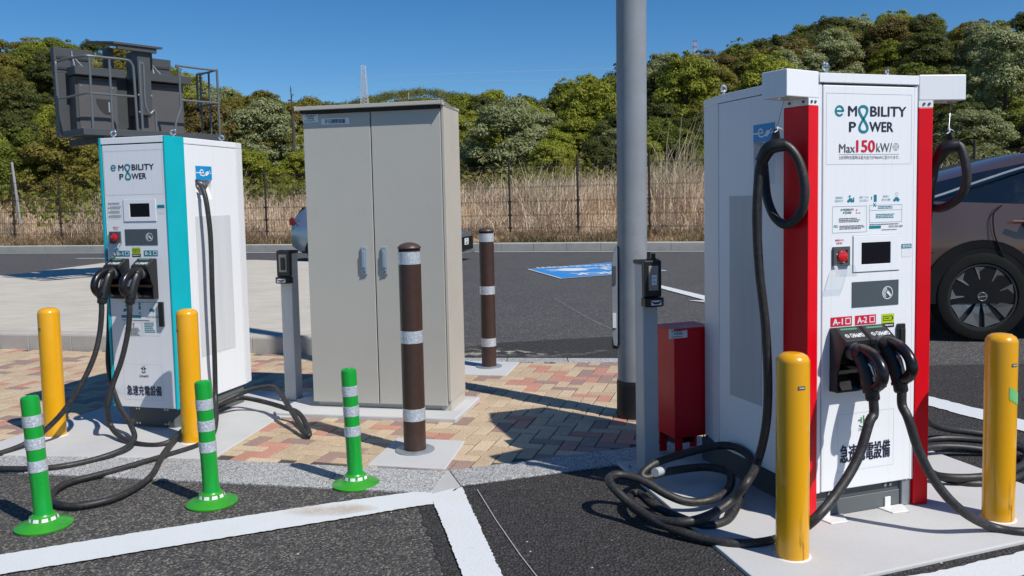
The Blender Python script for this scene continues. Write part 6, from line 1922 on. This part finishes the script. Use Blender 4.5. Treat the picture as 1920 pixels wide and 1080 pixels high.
def kind_at(u, ri):
    w = rt_.random()
    if u < 340: tab = [('olive', .34), ('mid green', .22), ('bright spring-green', .20), ('dark evergreen', .14), ('silvery green', .10)]
    elif u < 600: tab = [('bright spring-green', .26), ('olive', .20), ('silvery green', .22), ('russet brown', .10), ('dark evergreen', .22)]
    elif u < 1180: tab = [('silvery green', .34), ('bright spring-green', .20), ('dark evergreen', .24), ('mid green', .22)]
    else: tab = [('bright spring-green', .22), ('mid green', .20), ('olive', .16), ('dark evergreen', .24), ('silvery green', .10), ('russet brown', .08)]
    for k, p in tab:
        w -= p
        if w <= 0: return k
    return tab[-1][0]
# trees that catch the eye in the photograph
PLAN += [(948, 47, .118, 0), (500, 60, .122, 1), (392, 58, .125, 1), (1290, 72, .165, 2), (1880, 66, .185, 2), (1840, 84, .195, 3), (1110, 74, .140, 2), (88, 100, .198, 5), (1490, 88, .182, 3), (1440, 74, .163, 2)]
FORCE = {(948, 47): 'silvery green', (500, 60): 'silvery green', (392, 58): 'russet brown', (1290, 72): 'bright spring-green', (1880, 66): 'silvery green', (1840, 84): 'silvery green', (1110, 74): 'bright spring-green', (88, 100): 'bright spring-green', (1490, 88): 'russet brown', (1440, 74): 'bright spring-green'}
made = []
for (u, r, top, ri) in PLAN:
    y = r / math.hypot(1, (u - 960) / FOC); x = (u - 960) / FOC * y
    z = land(x, y); zt = 1.5 + top * y
    h = max(3.6, min(13.5, zt - z + 0.8)); z = zt - h
    made.append((x, y, z, h, u, ri, FORCE.get((u, r)) or kind_at(u, ri)))
names = {}
for m in made:
    names.setdefault((m[6], behind_what(m[4]), m[5]), []).append(m)
ORD = ['', 'second ', 'third ', 'fourth ', 'fifth ']
tcount = 0
for (kind, where, ri), ms in names.items():
    ms.sort(key=lambda m: m[4])
    for i, (x, y, z, h, u, _, _k) in enumerate(ms):
        art = '%s tree %s, %s' % (kind, ROWS[ri][1], where)
        if len(ms) > 1:
            art = ('first ' if i == 0 else ORD[min(i, 4)]) + art
        t = thing('tree', art, 'tree', (x, y, z), rt_.uniform(0, 6.28), 'trees on the hillside')
        k = h / 7.9; wd = k * rt_.uniform(0.86, 1.18)
        t.scale = (wd, wd, k)
        c = bpy.data.objects.new('crown', CROWNS[rt_.randrange(len(CROWNS))]); COL.objects.link(c); c.parent = t
        c.material_slots[0].link = 'OBJECT'; c.material_slots[0].material = MATS['leaf ' + kind]
        b = bpy.data.objects.new('trunk', TRUNK); COL.objects.link(b); b.parent = t
        tcount += 1

# bare dead tree and a leafless crown by the cabinet
bt = MB(); rn = random.Random(9)
def twig(p, d, l, r, depth):
    q = p + d * l
    bt.tube([p, q], [r, r * .7], 5, 0, False)
    if depth == 0: return
    for _ in range(3 if depth > 1 else 4):
        nd = (d + Vector((rn.uniform(-.6, .6), rn.uniform(-.6, .6), rn.uniform(-.1, .45)))).normalized()
        twig(p.lerp(q, rn.uniform(.5, 1)), nd, l * rn.uniform(.55, .8), r * .62, depth - 1)
p = at_y(615, 235, 62); t = thing('bare_tree', 'leafless pale tree with fine twigs rising just above the cabinet roof', 'tree', (p.x, p.y, p.z - 3.0))
for k in range(5): twig(Vector((k * .5 - 1.0, 0, 1.0 + rn.uniform(0, .6))), Vector((rn.uniform(-.25, .25), 0, 1)).normalized(), 1.5, .05, 3)
bt.build('branches', MATS['pale_bark'], t)
p = at_y(549, 240, 55); t = thing('dead_tree', 'dark dead snag with short broken branches left of the cabinet', 'tree', (p.x, p.y, p.z - 2))
mb = MB(); mb.tube([(0, 0, -2), (.05, 0, 2), (-.05, 0, 4.7)], [.12, .09, .02], 6)
for i in range(26):
    z = 1.6 + i * .115; a = rn.uniform(0, 6.28); l = rn.uniform(.12, .42) * (1.1 - i / 34); mb.tube([(0, 0, z), (l * math.cos(a), l * math.sin(a), z + rn.uniform(-.05, .12))], [.035, .01], 4)
mb.build('trunk', MATS['bark'], t)

# wood on the far hill: too far to tell the trees apart
rs = np.random.RandomState(8)
Cs, Rs = [], []
for i in range(3600):
    u = rs.uniform(430, 1290); R = rs.uniform(265, 372)
    z = far_land(u, R)
    if z < 2: continue
    s = rs.uniform(1.3, 2.9)
    Cs.append(((u - 960) / FOC * R, R, z + s * .75)); Rs.append(s)
for nm, a, kind in (('distant_forest', 0, 'mid green'), ('distant_forest', 1, 'olive'), ('distant_forest', 2, 'dark evergreen')):
    V, F = leaf_cloud(60000, Cs[a::3], Rs[a::3], 0.30, 31 + a, 0.9)
    o = bpy.data.objects.new(nm, np_mesh(nm, V, F, MATS['leaf ' + kind])); COL.objects.link(o)
    tag(o, kind='stuff')
# scrub filling the gaps between the hillside trunks
Cs, Rs = [], []
for i in range(900):
    u = rs.uniform(-160, 2080); r = rs.uniform(37, 92)
    y = r / math.hypot(1, (u - 960) / FOC); x = (u - 960) / FOC * y
    s = rs.uniform(.6, 1.5); Cs.append((x, y, land(x, y) + s * .55)); Rs.append(s)
for a, kind in ((0, 'dark evergreen'), (1, 'olive'), (2, 'mid green')):
    V, F = leaf_cloud(22000, Cs[a::3], Rs[a::3], 0.14, 61 + a, 0.9)
    o = bpy.data.objects.new('undergrowth', np_mesh('undergrowth', V, F, MATS['leaf ' + kind])); COL.objects.link(o); tag(o, kind='stuff')

# the wood goes on to either side of the frame
for sd, (u0, u1) in (('mid green', (-1300, -170)), ('olive', (-1300, -170)), ('mid green', (2120, 3400)), ('dark evergreen', (2120, 3400))):
    Cs, Rs = [], []
    for i in range(420):
        u = rs.uniform(u0, u1); r = rs.uniform(44, 118); y = r / math.hypot(1, (u - 960) / FOC); x = (u - 960) / FOC * y
        s = rs.uniform(1.2, 2.4); Cs.append((x, y, land(x, y) + rs.uniform(.6, 4.2))); Rs.append(s)
    V, F = leaf_cloud(26000, Cs, Rs, 0.19, 91, 0.9)
    o = bpy.data.objects.new('hillside_woods', np_mesh('hillside_woods', V, F, MATS['leaf ' + sd])); COL.objects.link(o); tag(o, kind='stuff')

# ------------------------------------------------------------------ dry grass
def straw(name, cols):
    m, nt, b = new_mat(name)
    g = nt.nodes.new('ShaderNodeNewGeometry')
    c = ramp(nt, g.outputs['Random Per Island'], [(i / (len(cols) - 1), k) for i, k in enumerate(cols)])
    c = mixc(nt, ramp(nt, noise(nt, world_pos(nt), 0.55, 4, 0.6), [(0.45, 0.0), (0.65, 0.5)]), c, tuple(x * 0.42 for x in cols[1]))
    nt.links.new(c, b.inputs['Base Color']); b.inputs['Roughness'].default_value = 0.7
    tr = nt.nodes.new('ShaderNodeBsdfTranslucent'); nt.links.new(c, tr.inputs[0])
    mx = nt.nodes.new('ShaderNodeMixShader'); mx.inputs[0].default_value = 0.25
    nt.links.new(b.outputs[0], mx.inputs[1]); nt.links.new(tr.outputs[0], mx.inputs[2])
    nt.links.new(mx.outputs[0], nt.nodes['Material Output'].inputs[0]); MATS[name] = m
straw('straw', [(0.44, 0.32, 0.21), (0.76, 0.61, 0.44), (0.85, 0.72, 0.55), (0.64, 0.50, 0.35), (0.34, 0.24, 0.15)])
straw('brown_straw', [(0.22, 0.145, 0.08), (0.40, 0.28, 0.16), (0.15, 0.10, 0.055), (0.48, 0.34, 0.20)])
straw('pale_reed', [(0.62, 0.53, 0.34), (0.50, 0.42, 0.26), (0.70, 0.61, 0.42)])
straw('weed_green', [(0.06, 0.11, 0.02), (0.10, 0.15, 0.03), (0.04, 0.08, 0.02)])

def blades(name, n, afun, h0, h1, w, mat, seed, lean=0.5):
    rs = np.random.RandomState(seed)
    a, b = afun(rs, n)
    x = K0.x + KU.x * a + KN.x * b; y = K0.y + KU.y * a + KN.y * b
    cell = {}
    z = np.empty(n)
    for i in range(n):
        key = (int(x[i] * 2), int(y[i] * 2))
        if key not in cell: cell[key] = land(x[i], y[i])
        z[i] = cell[key]
    clump = 0.65 + 0.35 * np.sin(a * 1.7 + np.sin(b * 2.1) * 2) * np.cos(b * 1.3 + a * .6)
    h = (h0 + (h1 - h0) * rs.rand(n)) * clump
    th = rs.rand(n) * 2 * PI
    ld = np.stack([np.cos(th), np.sin(th)], 1) * (lean * h * (0.3 + 0.9 * rs.rand(n)))[:, None]
    ld[:, 0] += 0.12 * h
    fa = rs.rand(n) * 2 * PI
    sx = np.cos(fa) * w * .5; sy = np.sin(fa) * w * .5
    B = np.stack([x, y, z - .05], 1)
    M = B + np.stack([ld[:, 0] * .35, ld[:, 1] * .35, h * .62], 1)
    T = B + np.stack([ld[:, 0], ld[:, 1], h * (1 - .25 * rs.rand(n))], 1)
    S = np.stack([sx, sy, np.zeros(n)], 1)
    V = np.stack([B - S, B + S, M + S * .8, M - S * .8, T + S * .25, T - S * .25], 1).reshape(-1, 3)
    k = np.arange(n)[:, None] * 6
    F = np.concatenate([k + np.array([[0, 1, 2, 3]]), k + np.array([[3, 2, 4, 5]])], 0)
    o = bpy.data.objects.new(name, np_mesh(name, V, F, MATS[mat])); COL.objects.link(o)
    return tag(o, kind='stuff')
def area(a0, a1, b0, b1, near=1.6):
    return lambda rs, n: (rs.uniform(a0, a1, n), b0 + (b1 - b0) * rs.rand(n) ** near)
blades('dry_grass', 70000, area(-36, 17, 1.75, 16, 1.35), .40, 1.15, .020, 'straw', 1, .75)
blades('dry_grass', 26000, area(-34, 16, .25, 1.9, 1.0), .25, .62, .020, 'brown_straw', 2, .8)
blades('dry_grass', 20000, area(-34, 16, 5, 15, 1.0), .5, 1.8, .022, 'straw', 3, .7)
def clumps(cs, sa, sb, b0=3.4, b1=6.5):
    def f(rs, n):
        i = rs.randint(0, len(cs), n)
        c = np.array([cs[k] for k in i])
        bb = np.array([b0 + (b1 - b0) * ((k * 37) % 11) / 11 for k in i])
        a = (c - 960) / FOC * (28.5 + bb) * 1.0 + .3
        return a + rs.normal(size=n) * sa, bb + rs.normal(size=n) * sb
    return f
blades('tall_reeds', 420, clumps([905, 920, 940, 955, 1050, 1065, 1085, 1100, 1112, 1122, 1145, 1240, 1250, 1290, 1305], .35, .5), 2.2, 3.5, .022, 'pale_reed', 5, .22)
blades('tall_reeds', 260, clumps([60, 105, 118, 128, 140, 175, 330, 380, 480, 500, 520, 545, 560], .5, .6), 1.7, 3.0, .022, 'pale_reed', 6, .22)
blades('tall_reeds', 5000, clumps([60, 130, 900, 945, 1080, 1110, 1140, 1260, 1300], .8, .7), 1.0, 2.1, .020, 'straw', 7, .55)
blades('weeds', 5200, area(-34, 16, .2, .9, 1.0), .08, .42, .030, 'weed_green', 8, .8)
